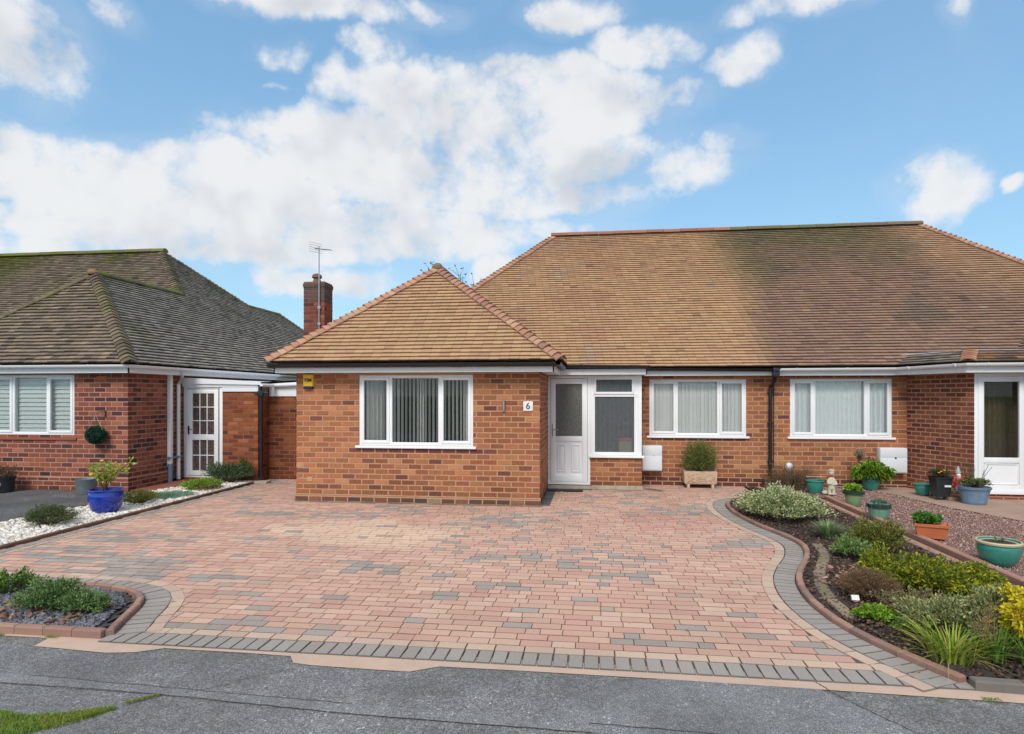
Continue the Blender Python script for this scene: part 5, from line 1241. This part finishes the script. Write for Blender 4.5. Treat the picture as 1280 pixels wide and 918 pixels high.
r = plant('golden_yellow_shrub', (3.04,4.74,.03), 'vivid yellow leaved bush cut by the right edge', 'shrub', B)
mound(r, (3.04,4.74,.08), .22, .18, .36, 300, 22, .050, .022, YELL, 16, lump=.45, spread=.7, droop=.3)
lb = MB(); lb.box(2.20, 2.26, 5.62, 5.64, .04, .085); o = lb.build('plant_label', M['plaque'], origin=(2.23,5.63,0)); o.rotation_euler = (math.radians(-30),0,0); o.location = (2.23,5.63,.02); tag(o, 'small white plastic plant label stuck in the bark by the low green plant', 'plant label')
# left beds
r = plant('rosemary_shrub', (-4.42,4.72,.02), 'dense green low bush sprawling over slate chippings', 'shrub')
mound(r, (-4.46,4.66,.02), .27, .20, .24, 330, 24, .026, .011, [(4,(.17,.28,.09)),(3,(.10,.18,.06)),(2,(.28,.38,.16)),(1,(.03,.07,.03))], 20, lump=.35); mound(r, (-4.12,4.62,.02), .19, .16, .17, 170, 22, .026, .011, [(4,(.17,.28,.09)),(3,(.10,.18,.06)),(2,(.28,.38,.16))], 21, lump=.35)
r = plant('low_shrub', (-5.35,4.95,.02), 'small green bush touching the left edge on slate bed', 'shrub'); mound(r, (-5.22,5.0,.02), .25, .18, .20, 120, 20, .026, .011, GREEN, 22)
C_ = 'low plants set in the white cobble strip'
r = plant('low_shrub', (-7.42,7.72,.02), 'low brownish green mat plant nearest the road on white cobbles', 'plant', C_); mound(r, (-7.42,7.72,.02), .34, .26, .25, 330, 24, .022, .010, [(4,(.10,.15,.06)),(3,(.14,.17,.06)),(2,(.06,.10,.04)),(1.2,(.20,.11,.05))], 23, lump=.3)
r = plant('low_shrub', (-7.40,9.38,.02), 'low olive brown tuft just behind the blue pot', 'plant', C_); mound(r, (-7.40,9.42,.02), .27, .32, .22, 210, 22, .026, .009, OLIVE, 24, lump=.25)
r = plant('mint_ground_cover', (-7.35,10.15,.02), 'flat pale mint coloured carpet plant on cobbles', 'ground cover', C_); mound(r, (-7.38,10.15,.02), .36, .42, .07, 500, 22, .018, .012, [(4,(.22,.36,.26)),(3,(.30,.44,.33)),(1,(.14,.26,.17))], 25, low=.1)
r = plant('low_shrub', (-7.40,11.05,.02), 'bright lime green mound beside the white glazed side door', 'plant', C_); mound(r, (-7.38,11.05,.02), .33, .34, .19, 260, 22, .026, .018, LIME, 26); mound(r, (-7.15,10.9,.02), .22, .25, .13, 80, 18, .024, .012, [(2,(.25,.22,.08)),(1,(.3,.14,.06))], 27, fname='faded_foliage', stems=False)
r = plant('evergreen_shrub', (-7.40,11.95,.02), 'dark green evergreen bush in front of the lean-to brick panel', 'shrub', C_); mound(r, (-7.42,11.95,.02), .42, .28, .40, 330, 22, .034, .012, [(4,(.09,.15,.07)),(3,(.05,.10,.04)),(2,(.16,.22,.11))], 28, lump=.45); mound(r, (-7.15,12.1,.02), .22, .16, .46, 110, 18, .036, .012, DKGRN, 29, stems=False)

# ================================================================== POTS AND ORNAMENTS
def potted(name, loc, label, prof, mat, soilr, soilz, cat='plant pot', ribs=0, ribamp=0, group=None, n=32, rim=None, body='pot'):
    r = empty(name, loc, label, cat, group); mb = MB(); mb.lathe(loc, prof, n, ribs=ribs, ribamp=ribamp); p = part(mb, body, mat, r, True)
    s = MB(); s.lathe((loc[0],loc[1],loc[2]+soilz), [(soilr,0),(soilr*.6,.012),(.01,.018)], 20); part(s, 'compost', M['soil'], r, True)
    if rim: q = MB(); q.lathe(loc, rim[0], n); part(q, 'rim', rim[1], p, True)
    return r
def bowl(rb, rm, rt, h, belly=.55, lip=.014):
    return [(rb*.9,0),(rb,.004),(rb+(rm-rb)*.55,h*belly*.4),(rm,h*belly),(rm*.99,h*.8),(rt*.985,h-.035),(rt+lip,h-.028),(rt+lip+.003,h-.008),(rt+lip-.006,h),(rt-.008,h),(rt-.014,h-.03),(rt-.02,h-.08)]
G1 = 'pots standing on the gravel and path'
bx, by = -7.36, 8.66
r = potted('blue_pot', (bx,by,.02), 'glossy cobalt blue pot holding a sparse rose bush on white cobbles', bowl(.16,.242,.232,.36,.6,.012), M['blueglaze'], .218, .31, 'potted plant')
rng_ = random.Random(4); st = MB(); tips = []
for i in range(8):
    a_ = rng_.uniform(0, 2*PI); b0 = Vector((bx-.02+rng_.uniform(-.03,.03), by, .33)); l = rng_.uniform(.28,.46)
    b1 = b0+Vector((math.cos(a_)*.10, math.sin(a_)*.08, l*.55)); b2 = b1+Vector((math.cos(a_)*rng_.uniform(.05,.26)*(1.3 if math.cos(a_)>0 else .7), math.sin(a_)*.15, l*.45)); st.tube([b0,b1,b2], .011 if i < 2 else .007, 6, r2=.003); tips += [b1, (b1+b2)/2, b2]
part(st, 'stem', M['bark'], r, True)
P = []; D = []
for t_ in tips:
    for k in range(20): d = Vector((rng_.gauss(0,1), rng_.gauss(0,1), rng_.gauss(.2,.8))).normalized(); P.append(tuple(t_+d*rng_.uniform(.0,.085))); D.append(tuple(d))
V, F, C = leaves(np.array(P), np.array(D), .046, .030, [(4,(.28,.38,.05)),(3,(.18,.28,.04)),(2,(.50,.48,.07)),(1,(.40,.28,.06))]); arrmesh('foliage', V, F, C, M['leaf'], r, origin=(bx,by,.02))
fl = MB(); fl.lathe((bx-.20,by-.05,.58), [(.01,0),(.03,.01),(.035,.03),(.02,.045)], 8, (.85,.5,.03)); part(fl, 'flower', M['stone'], r); fl = MB(); fl.lathe((bx-.02,by-.05,.80), [(.01,0),(.02,.01),(.025,.02),(.01,.03)], 8, (.8,.5,.05)); part(fl, 'flower', M['stone'], r)
r = potted('galvanised_bucket', (-9.22,10.38,0), 'grey metal bucket pot against red brick wall behind the blue pot', [(.14,0),(.145,.01),(.155,.08),(.157,.085),(.162,.17),(.165,.175),(.172,.27),(.176,.275),(.17,.28),(.165,.25)], M['galv'], .16, .24)
r = potted('charcoal_pot', (-10.93,10.38,0), 'dark patterned pot of reddish dried flowers cut by the left edge', [(.14,0),(.16,.02),(.17,.2),(.195,.27),(.20,.285),(.185,.29),(.17,.26)], M['blackpot'], .18, .25, 'potted plant')
mound(r, (-10.93,10.38,.26), .28, .2, .24, 90, 22, .026, .010, [(3,(.26,.11,.075)),(2,(.18,.10,.06)),(1,(.12,.13,.05))], 41)
mb = MB()
for i in range(7): a_ = i*.9; mb.tube([(-10.86+.02*math.cos(a_)*i*.4-.02, 10.205, .12+.02*math.sin(a_)*3), (-10.83+.03*math.cos(a_+1), 10.20, .14+.025*math.sin(a_+2)*2)], .006, 5)
part(mb, 'floral_motif', M['potcream'], r)
mb = MB(); mb.box(-11.03,-10.83,10.30,10.46,-.0,.03); 
# hanging topiary ball
r = empty('hanging_topiary_ball', (-9.20,10.58,1.07), 'dark green leaf ball hanging on chains from a wall bracket', 'hanging basket')
hb = MB(); hb.tube([(-9.13,10.73,1.52),(-9.13,10.73,1.40)], .012, 6); hb.tube([(-9.13,10.73,1.50),(-9.17,10.6,1.50),(-9.20,10.57,1.46)], .008, 6); part(hb, 'bracket', M['darkmetal'], r)
cn = MB()
for a_ in (0, 2.1, 4.2): cn.tube([(-9.20,10.58,1.45),(-9.20+.14*math.cos(a_),10.58+.14*math.sin(a_),1.15)], .003, 4)
part(cn, 'chain', M['metal'], r)
pp = RNG.normal(0, 1, (2600, 3)); pp = unit(pp); V, F, C = leaves(pp*RNG.uniform(.12,.165,(2600,1))+np.array([-9.20,10.58,1.07]), unit(pp+RNG.normal(0,.7,(2600,3))), .03, .017, [(4,(.015,.075,.045)),(3,(.01,.05,.035)),(1,(.03,.11,.06))]); arrmesh('foliage', V, F, C, M['leaf'], r, origin=(-9.20,10.58,1.07))
cb = MB(); cb.lathe((-9.20,10.58,.94), [(.02,0),(.09,.03),(.125,.13),(.09,.23),(.02,.26)], 14); part(cb, 'core', M['rimdark'], r, True)
# stone trough with box ball
tx, ty = 2.09, 12.62
r = empty('stone_trough', (tx,ty,0), 'carved cast stone trough with a clipped green bush under the window', 'planter')
mb = MB(); x0, x1, y0, y1 = tx-.30, tx+.30, ty-.15, ty+.13
rg = lambda e_, z: [(x0-e_,y0-e_,z),(x1+e_,y0-e_,z),(x1+e_,y1+e_,z),(x0-e_,y1+e_,z)]
mb.loft([rg(-.015,.08), rg(0,.10), rg(.012,.30), rg(.012,.33), rg(-.02,.335), rg(-.035,.30)])
rng_ = random.Random(8)
for i in range(46):                                   # carved relief on the face
    x = x0+.04+rng_.random()*(x1-x0-.08); z = .13+rng_.random()*.15; a_ = rng_.uniform(0, PI); l = .028
    mb.tube([(x-l*math.cos(a_),y0-.006,z-l*.6*math.sin(a_)),(x,y0-.014,z+.006),(x+l*math.cos(a_),y0-.006,z+l*.6*math.sin(a_))], .008, 5)
part(mb, 'trough', M['trough'], r)
for sx in (x0+.05, x1-.09): 
    f_ = MB(); f_.box(sx, sx+.05, y0+.01, y1-.01, 0, .085, bev=.008); part(f_, 'foot', M['trough'], r, True)
s = MB(); s.box(x0+.03, x1-.03, y0+.03, y1-.03, .28, .31); part(s, 'compost', M['soil'], r)
mound(r, (tx-.0,ty-.02,.30), .33, .24, .58, 420, 22, .026, .013, [(4,(.17,.22,.05)),(3,(.10,.15,.035)),(2,(.25,.29,.08)),(1.2,(.22,.13,.06))], 43, lump=.15, low=-.6, zbase=.06)
# teal pots etc. on the gravel
def lettuce(r, c, rad, n=60, pal=LIME, h=.10, s=45): mound(r, c, rad, rad, h, n, 12, .045, .034, pal, s, spread=.9, stems=False)
r = potted('teal_pot', (4.02,11.95,.03), 'empty teal glazed pot beside the cherub statue', bowl(.10,.145,.145,.24,.55,.01), M['tealglaze'], .13, .19, group=G1)
mb = MB(); mb.tube([(3.86,11.93,.335),(4.22,11.97,.325)], .008, 6); part(mb, 'cane', M['trough'], r)
def figure_statue():
    r = empty('cherub_statue', (4.22,11.72,.028), 'weathered pale cherub figurine standing beside the empty teal pot', 'statue')
    bm_v = [(0,0,.02),(0,0,.14),(0,0,.22),(0,.0,.285),(0,-.005,.33),  (.032,0,.13),(.038,-.01,.02), (-.032,0,.13),(-.036,.0,.02), (.058,-.01,.265),(.070,-.045,.20),(.02,-.065,.205), (-.058,-.01,.265),(-.072,-.04,.21),(-.015,-.068,.225)]
    ed = [(1,2),(2,3),(3,4),(1,5),(5,6),(1,7),(7,8),(3,9),(9,10),(10,11),(3,12),(12,13),(13,14)]
    rad = [.03,.052,.05,.044,.026, .034,.024,.034,.024, .022,.019,.014,.022,.019,.014]
    me = bpy.data.meshes.new('body'); use = sorted(set(i for e_ in ed for i in e_)); mp = {i: k for k, i in enumerate(use)}
    me.from_pydata([bm_v[i] for i in use], [(mp[a], mp[b]) for a, b in ed], []); o = bpy.data.objects.new('body', me); COL.objects.link(o)
    md = o.modifiers.new('s', 'SKIN'); md.use_smooth_shade = True
    for k, i in enumerate(use): me.skin_vertices[0].data[k].radius = (rad[i]*1.15, rad[i]*1.15)
    me.skin_vertices[0].data[0].use_root = True
    o.modifiers.new('u', 'SUBSURF').levels = 2; o.modifiers['u'].render_levels = 2; me.materials.append(M['statue']); o.parent = r
    mb = MB(); mb.lathe((4.22,11.715,.05+.335), [(.012,0),(.034,.012),(.043,.035),(.044,.055),(.035,.08),(.012,.094)], 16); mb.lathe((4.22,11.668,.05+.375), [(.002,0),(.008,.004),(.006,.012),(.001,.016)], 6)
    for s_ in (-1,1): mb.lathe((4.22+s_*.016,11.676,.05+.388), [(.001,0),(.007,.003),(.001,.009)], 6); mb.lathe((4.22+s_*.044,11.718,.05+.372), [(.002,0),(.009,.008),(.004,.02)], 6)
    part(mb, 'head', M['statue'], r, True)
    hr = MB()
    for i in range(26): a_ = i*2.4; z = .40+.035*(i/26); rr = .042*(1-(i/26)**3*.8); hr.lathe((4.22+rr*math.cos(a_),11.722+rr*math.sin(a_),.05+z), [(.002,0),(.012,.006),(.010,.016),(.002,.02)], 6)
    part(hr, 'curly_hair', M['statue'], r, True)
    dr_ = MB(); dr_.lathe((4.22,11.72,.05+.09), [(.055,0),(.062,.03),(.058,.08),(.045,.10)], 16, sy=.8); part(dr_, 'draped_cloth', M['statue'], r, True)
    bs = MB(); bs.box(4.15, 4.29, 11.66, 11.79, .05, .075, bev=.008); part(bs, 'base', M['statue'], r, True)
figure_statue()
def rock(name, c, s, label, col=(.46,.42,.33), cat='stone'):
    v = ICO[0]*np.array(s)*(1+.12*RNG.standard_normal((len(ICO[0]),1)))+np.array([0,0,s[2]*.7]); o = arrmesh(name, v+np.array(c), ICO[1], np.array([col]*len(ICO[1])), M['stone'], None, True, origin=c); tag(o, label, cat)
rock('garden_stone', (4.10,11.70,.05), (.06,.05,.045), 'small pale rounded stone at the foot of the cherub')
r = potted('green_glazed_pot', (4.16,10.62,.03), 'square-shouldered pale green pot of lettuce-like leaves on the gravel', [(.09,0),(.10,.01),(.115,.10),(.142,.20),(.155,.205),(.158,.245),(.145,.25),(.135,.22)], M['sage'], .13, .21, 'potted plant', group=G1, rim=([(.150,.200),(.161,.204),(.163,.248),(.146,.253),(.138,.225)], M['rimdark'])); lettuce(r, (4.16,10.62,.27), .12)
r = potted('mint_glazed_pot', (4.06,9.50,.03), 'mint green pot with dark rim and wire guard on the gravel', [(.095,0),(.105,.01),(.128,.10),(.138,.17),(.15,.18),(.152,.225),(.14,.23),(.13,.20)], M['mint'], .13, .195, 'potted plant', group=G1, rim=([(.144,.176),(.156,.18),(.158,.228),(.142,.233),(.134,.205)], M['rimdark']))
mound(r, (4.06,9.50,.26), .11, .11, .05, 50, 14, .02, .014, [(3,(.16,.25,.20)),(2,(.10,.18,.12))], 47, stems=False)
mb = MB(); 
for i in range(10): a_ = 2*PI*i/10; mb.tube([(4.06+.175*math.cos(a_),9.50+.175*math.sin(a_),.05),(4.06+.170*math.cos(a_),9.50+.170*math.sin(a_),.28)], .0022, 4)
for z in (.10,.19,.28): mb.tube([(4.06+.173*math.cos(2*PI*i/20),9.50+.173*math.sin(2*PI*i/20),z) for i in range(21)], .0022, 4)
part(mb, 'wire_guard', M['galv'], r)
# oblong terracotta planter
tx, ty = 4.14, 8.27; r = empty('terracotta_planter', (tx,ty,.028), 'oblong orange terracotta planter with parsley-like leaves on the gravel', 'potted plant', G1)
def rr(e_, z, a=.0):
    P_ = []
    for (u, v) in ((-.175-e_,-.08-e_),(.175+e_,-.08-e_),(.175+e_,.08+e_),(-.175-e_,.08+e_)): P_.append((tx+u*math.cos(-.35)-v*math.sin(-.35), ty+u*math.sin(-.35)+v*math.cos(-.35), z))
    return P_
mb = MB(); mb.loft([rr(-.035,.05), rr(-.03,.055), rr(-.005,.19), rr(.008,.195), rr(.010,.225), rr(-.004,.23), rr(-.016,.20)]); part(mb, 'planter', M['terracotta'], r)
s = MB(); s.face(rr(-.018,.205)); part(s, 'compost', M['soil'], r)
mound(r, (tx-.04,ty+.03,.21), .16, .10, .14, 110, 16, .032, .024, [(4,(.08,.22,.03)),(3,(.14,.32,.05)),(1,(.05,.12,.02))], 48, spread=.9)
r = potted('large_teal_pot', (4.22,7.12,.028), 'large teal glazed pot with a cream rim nearest the road on the gravel', bowl(.12,.195,.19,.26,.6,.012), M['tealglaze'],   .18, .235, group=G1, rim=([(.188,.228),(.204,.234),(.207,.252),(.198,.262),(.186,.262),(.178,.24)], M['potcream']))
mound(r, (4.21,7.10,.27), .05, .05, .05, 12, 10, .02, .008, [(3,(.2,.25,.08)),(1,(.3,.2,.1))], 49)
hx, hy = 5.18, 12.45
r = potted('hosta_pot', (hx,hy,.042), 'lush lime leafy plant spilling from a teal pot below the meter box', bowl(.10,.145,.14,.24,.55,.01), M['tealglaze'], .13, .2, 'potted plant', group=G1)
mound(r, (hx-.0,hy-.02,.22), .27, .22, .34, 170, 10, .13, .034, [(4,(.19,.34,.03)),(3,(.30,.46,.05)),(2,(.11,.22,.03))], 50, spread=.55, droop=.55, low=-.2, upb=.5)
mound(r, (hx-.20,hy,.58), .12, .10, .26, 40, 16, .024, .012, [(3,(.45,.36,.24)),(2,(.36,.26,.16))], 51, fname='flower_stalk')
r = potted('small_teal_pot', (5.80,11.86,.042), 'small plain teal pot tucked behind the tall black planter', bowl(.085,.13,.125,.21,.55,.01), M['tealglaze'], .115, .17, group=G1)
bx, by = 5.86, 11.42; r = empty('black_square_planter', (bx,by,.042), 'tall tapering black square planter with yellow pansies beside red gnome', 'potted plant', G1)
rs2 = lambda e_, z: [(bx-e_,by-e_,z),(bx+e_,by-e_,z),(bx+e_,by+e_,z),(bx-e_,by+e_,z)]
mb = MB(); mb.loft([rs2(.095,.10), rs2(.10,.11), rs2(.125,.40), rs2(.138,.405), rs2(.14,.43), rs2(.13,.43), rs2(.125,.41)])
for sx in (-1,1):
    for sy in (-1,1): mb.box(bx+sx*.095-.015, bx+sx*.095+.015, by+sy*.095-.015, by+sy*.095+.015, .075, .12)
part(mb, 'planter', M['blackpot'], r)
s = MB(); s.face(rs2(.126,.42)); part(s, 'compost', M['soil'], r)
s = MB(); s.box(bx+.0, bx+.10, by-.136, by-.120, .27, .30); part(s, 'paper_tag', M['plaque'], r)
mound(r, (bx,by,.42), .16, .14, .14, 90, 14, .03, .018, [(3,(.09,.13,.04)),(2,(.13,.10,.06)),(1,(.16,.07,.05))], 52)
fl = MB()
for (dx, dz) in ((-.05,.52),(-.085,.50),(.0,.54)): fl.lathe((bx+dx,by-.12,dz), [(.004,0),(.018,.006),(.02,.014),(.006,.02)], 8, (.8,.45,.01))
part(fl, 'flower', M['stone'], r)
# brick pile and gnome on top
r = empty('brick_stack', (6.10,11.42,.042), 'low stack of weathered loose bricks under the red gnome', 'bricks')
for i, (x, y, z, a_) in enumerate(((6.03,11.34,.042,.05),(6.22,11.36,.042,-.1),(6.05,11.47,.042,0),(6.12,11.40,.14,.08))):
    b_ = MB(); b_.box(-.105,.105,-.05,.05,0,.062,(.30,.19,.13),bev=.006); b_.v = [(p[0]*math.cos(a_)-p[1]*math.sin(a_)+x, p[0]*math.sin(a_)+p[1]*math.cos(a_)+y, p[2]+z) for p in b_.v]; part(b_, 'loose_brick', M['block'], r)
gx, gy, gz_ = 6.16, 11.46, .14
r = empty('garden_gnome', (gx,gy,gz_), 'little garden gnome in red trousers beside the black planter', 'ornament')
me = bpy.data.meshes.new('body'); bv = [(0,0,.15),(0,0,.23),(0,0,.30),(.035,0,.12),(.045,-.02,.02),(-.035,0,.12),(-.045,-.02,.02),(.06,0,.27),(.085,-.03,.19),(-.06,0,.27),(-.085,-.03,.19)]
me.from_pydata(bv, [(0,1),(1,2),(0,3),(3,4),(0,5),(5,6),(2,7),(7,8),(2,9),(9,10)], []); o = bpy.data.objects.new('body', me); COL.objects.link(o); md = o.modifiers.new('s','SKIN'); md.use_smooth_shade = True
for k, rd in enumerate((.055,.055,.035,.034,.028,.034,.028,.024,.018,.024,.018)): me.skin_vertices[0].data[k].radius = (rd, rd)
me.skin_vertices[0].data[0].use_root = True; u_ = o.modifiers.new('u','SUBSURF'); u_.levels = 2; u_.render_levels = 2; me.materials.append(M['red']); o.parent = r
mb = MB(); mb.lathe((gx,gy,gz_+.31), [(.015,0),(.034,.015),(.038,.04),(.025,.065),(.005,.042)], 12); mb.lathe((gx,gy-.038,gz_+.345), [(.002,0),(.009,.005),(.003,.015)], 6); part(mb, 'head', M['skin'], r, True)
mb = MB(); mb.lathe((gx,gy,gz_+.355), [(.043,0),(.04,.012),(.028,.05),(.01,.10),(.002,.12)], 12); part(mb, 'hat', M['greyfab'], r, True)
mb = MB(); mb.lathe((gx,gy-.02,gz_+.24), [(.004,0),(.03,.04),(.036,.08),(.02,.10)], 10); part(mb, 'beard', M['plaque'], r, True)
mb = MB(); mb.lathe((gx-.04,gy-.07,gz_+.0), [(.035,0),(.038,.01),(.04,.10),(.03,.11)], 10); mb.tube([(gx-.08,gy-.07,gz_+.10),(gx-.04,gy-.07,gz_+.16),(gx,gy-.07,gz_+.10)], .004, 5); part(mb, 'lantern', M['greyfab'], r, True)
# blue-grey ribbed pot by the porch
rx_, ry_ = 6.18, 11.05; r = potted('ribbed_blue_grey_pot', (rx_,ry_,.042), 'ribbed blue-grey pot of twiggy plants by the right-hand porch door', [(.16,0),(.165,.01),(.175,.05),(.172,.06),(.19,.11),(.187,.12),(.205,.17),(.202,.18),(.218,.235),(.232,.245),(.236,.28),(.222,.285),(.21,.26)], M['bluegrey'], .21, .25, 'potted plant', group=G1)
mound(r, (rx_,ry_,.32), .22, .18, .13, 110, 14, .035, .016, [(3,(.13,.20,.06)),(2,(.20,.27,.09)),(1,(.2,.13,.07))], 53)
mb = MB(); rng_ = random.Random(3)
for i in range(14):
    a_ = rng_.uniform(0, 2*PI); b0 = Vector((rx_-.10+rng_.uniform(-.05,.05), ry_, .33)); mb.tube([b0, b0+Vector((math.cos(a_)*.05, math.sin(a_)*.05, .16)), b0+Vector((math.cos(a_)*.09, math.sin(a_)*.07, .28+rng_.random()*.08))], .004, 4, r2=.002)
part(mb, 'dry_stalk', M['bark'], r); mb = MB()
for k, tp in enumerate(((.20,.62),(.14,.55),(.26,.60),(.17,.48))): mb.tube([(rx_+.10,ry_,.32),(rx_+.11+.02*k*.3,ry_,.45),(rx_+tp[0],ry_-.02,tp[1]+.05)], .007, 5, r2=.004)
part(mb, 'bare_twig', M['galv'], r)
P = []; D = []
for i in range(200): a_ = random.uniform(0, 2*PI); q = random.random(); P.append((rx_-.10+.08*math.cos(a_), ry_+.06*math.sin(a_), .48+.18*q)); D.append((math.cos(a_), math.sin(a_), .3))
V, F, C = leaves(np.array(P), unit(np.array(D)), .022, .010, [(3,(.26,.15,.10)),(1,(.18,.16,.07))]); arrmesh('dry_foliage', V, F, C, M['leaf'], r, origin=(rx_,ry_,.042))
# storage box inside porch window, door mat, saddle stone
r = empty('storage_box', (.62,12.34,.66), 'cream box with a bright pink lid inside the porch window', 'box')
mb = MB(); mb.box(.52,.76,12.24,12.48,.655,.94,bev=.006); part(mb, 'box', M['cream'], r); mb = MB(); mb.box(.505,.775,12.225,12.495,.925,.985,bev=.012); part(mb, 'lid', M['pinklid'], r, True)
mb = MB(); mb.box(-.02,.90,12.2,12.6,.60,.652); part(mb, 'porch_shelf', M['interior'], house)
mb = MB(); mb.box(-.84,-.17,11.72,11.88,.008,.024,bev=.005); o = mb.build('doormat', M['doormat'], None, True, origin=(-.5,11.8,0)); tag(o, 'narrow black rubber mat on the blocks before the white front door', 'doormat')
mb = MB(); mb.box(-6.98,-6.60,12.0,12.22,0,.045,bev=.015); o = mb.build('edging_stone', M['conc'], None, True, origin=(-6.8,12.1,0)); tag(o, 'mossy edging stones at the foot of the black pipe', 'stone')

# ================================================================== GRASS VERGE
vg = [(-3.55,3.20),(-3.39,3.185),(-3.18,3.15),(-2.94,3.205),(-2.78,3.285),(-2.72,3.285),(-2.84,3.10),(-3.05,2.94),(-3.3,2.7),(-5,2.4),(-5.0,3.2)]
def grass(name, poly, n, h, w, pal, z=0.0):
    xs = [p[0] for p in poly]; ys = [p[1] for p in poly]; pts = []
    while len(pts) < n:
        x, y = random.uniform(min(xs), max(xs)), random.uniform(min(ys), max(ys))
        if inpoly(x, y, poly) and random.random() < .35+1.3*max(0, .4+nz(x*6, y*6, 2)): pts.append((x, y, z))
    P = np.array(pts); a_ = RNG.uniform(0, 2*PI, n); hh = h*RNG.uniform(.4, 1.2, n); out_ = np.stack([np.cos(a_), np.sin(a_), 0*a_], 1); side = np.stack([-np.sin(a_), np.cos(a_), 0*a_], 1)
    le = hh[:, None]*RNG.uniform(.1, .9, (n,1)); up_ = np.array([0,0,1.])
    V = np.stack([P-side*w/2, P+side*w/2, P+out_*le*.35+up_*hh[:, None]*.6+side*w*.35, P+out_*le*.35+up_*hh[:, None]*.6-side*w*.35, P+out_*le+up_*hh[:, None]*.85], 1)
    F3 = np.array([[0,1,2],[0,2,3],[3,2,4]]); F = (F3[None]+np.arange(n)[:, None, None]*5).reshape(-1, 3)
    C = np.repeat(np.array([jit(pick(pal), .2) for _ in range(n)]), 3, 0); o = arrmesh(name, V.reshape(-1, 3), F, C, M['leaf'], None, origin=(P[:,0].mean(), P[:,1].mean(), 0)); o['kind'] = 'stuff'
GP = [(5,(.16,.28,.02)),(4,(.22,.34,.03)),(2,(.10,.19,.02)),(1.5,(.34,.34,.08))]
grass('verge_grass', vg, 36000, .028, .0035, GP, -.012)
grass('verge_grass', [(-3.1,3.12),(-2.94,3.205),(-2.74,3.30),(-2.72,3.28),(-2.95,3.02)], 2500, .014, .003, [(3,(.30,.32,.06)),(2,(.2,.26,.04))])
grass('verge_grass', [(-2.72,3.345),(-2.70,3.335),(-2.575,3.45),(-2.585,3.465)], 900, .012, .003, [(3,(.30,.34,.06)),(2,(.2,.26,.04))])
for (x, y) in ((2.35,4.03),(2.75,4.0),(-4.45,4.17),(-4.0,4.18)): grass('verge_grass', [(x-.05,y-.015),(x+.05,y-.015),(x+.05,y+.02),(x-.05,y+.02)], 160, .012, .003, GP)
# lawns beyond the houses keep the ground sheet

# ================================================================== FAR BACKGROUND
def bare_tree(loc, H, label, seed):
    rg_ = random.Random(seed); r = empty('bare_tree', loc, label, 'tree', 'bare trees beyond the roof'); tk = MB(); tw = MB(); P = []; D = []
    def grow(p, d, L, rad, lev):
        q = p; pts = [p]
        for i in range(4): d = (d+Vector((rg_.gauss(0,.12), rg_.gauss(0,.12), rg_.gauss(.03,.08)))).normalized(); q = q+d*L/4; pts.append(q)
        (tk if lev < 2 else tw).tube(pts, rad, 6 if lev < 2 else 4, r2=rad*.55)
        if lev >= 4:
            for k in range(3):
                dd_ = (d+Vector((rg_.gauss(0,.5), rg_.gauss(0,.5), rg_.gauss(0,.4)))).normalized(); P.append(tuple(q)); D.append(tuple(dd_))
            return
        for k in range(rg_.choice((3,4)) if lev < 3 else 4):
            nd = (d*.7+Vector((rg_.gauss(0,.55), rg_.gauss(0,.55), rg_.uniform(.0,.5)))).normalized(); grow(pts[rg_.choice((2,3,4,4))], nd, L*rg_.uniform(.5,.72), rad*.5, lev+1)
    grow(Vector(loc), Vector((0,0,1)), H*.38, H*.018, 0)
    part(tk, 'trunk', M['bark'], r); cr = part(tw, 'crown', M['bark'], r)
    V, F, C = leaves(np.array(P), np.array(D), .13, .06, [(3,(.10,.07,.04)),(2,(.14,.10,.05))]); arrmesh('last_leaves', V, F, C, M['leaf'], cr, origin=loc)
bare_tree((-6.6,33,0), 11.6, 'bare twiggy tree showing just right of the front hip peak', 5)
bare_tree((-4.4,35,0), 11.6, 'bare twiggy tree showing in the notch between the two roofs', 9)
bare_tree((-10.2,36,0), 11.0, 'faint bare tree peeping over the left hip of the front roof', 12)
fh = empty('distant_bungalow', (-16,42,0), 'distant house whose grey chimney just tops the front roof hip', 'house')
mb = MB(); mb.box(-24,-12,40,48,0,3.2,(.3,.14,.08)); part(mb, 'wall', M['brick'], fh)
mb = MB(); mb.poly([(-24.4,39.6,3.2),(-11.6,39.6,3.2),(-11.6,48.4,3.2),(-24.4,48.4,3.2),(-21,44,6.0),(-15,44,6.0)], [(0,1,5,4),(1,2,5),(2,3,4,5),(3,0,4)], (.15,.10,.07)); rfh = part(mb, 'roof', M['tile'], fh)
mb = MB(); mb.box(-19.0,-16.9,43.6,44.4,5.6,7.12,(.13,.12,.12)); part(mb, 'chimney', M['brick'], rfh)
mb = MB(); mb.tube([(-19.9,43.9,5.5),(-19.9,43.9,7.4)], .03, 5); mb.tube([(-19.9,43.9,7.35),(-19.1,43.6,7.3)], .03, 5); part(mb, 'television_aerial', M['metal'], rfh)
for i in range(1): pass

SC.render.engine = 'CYCLES'
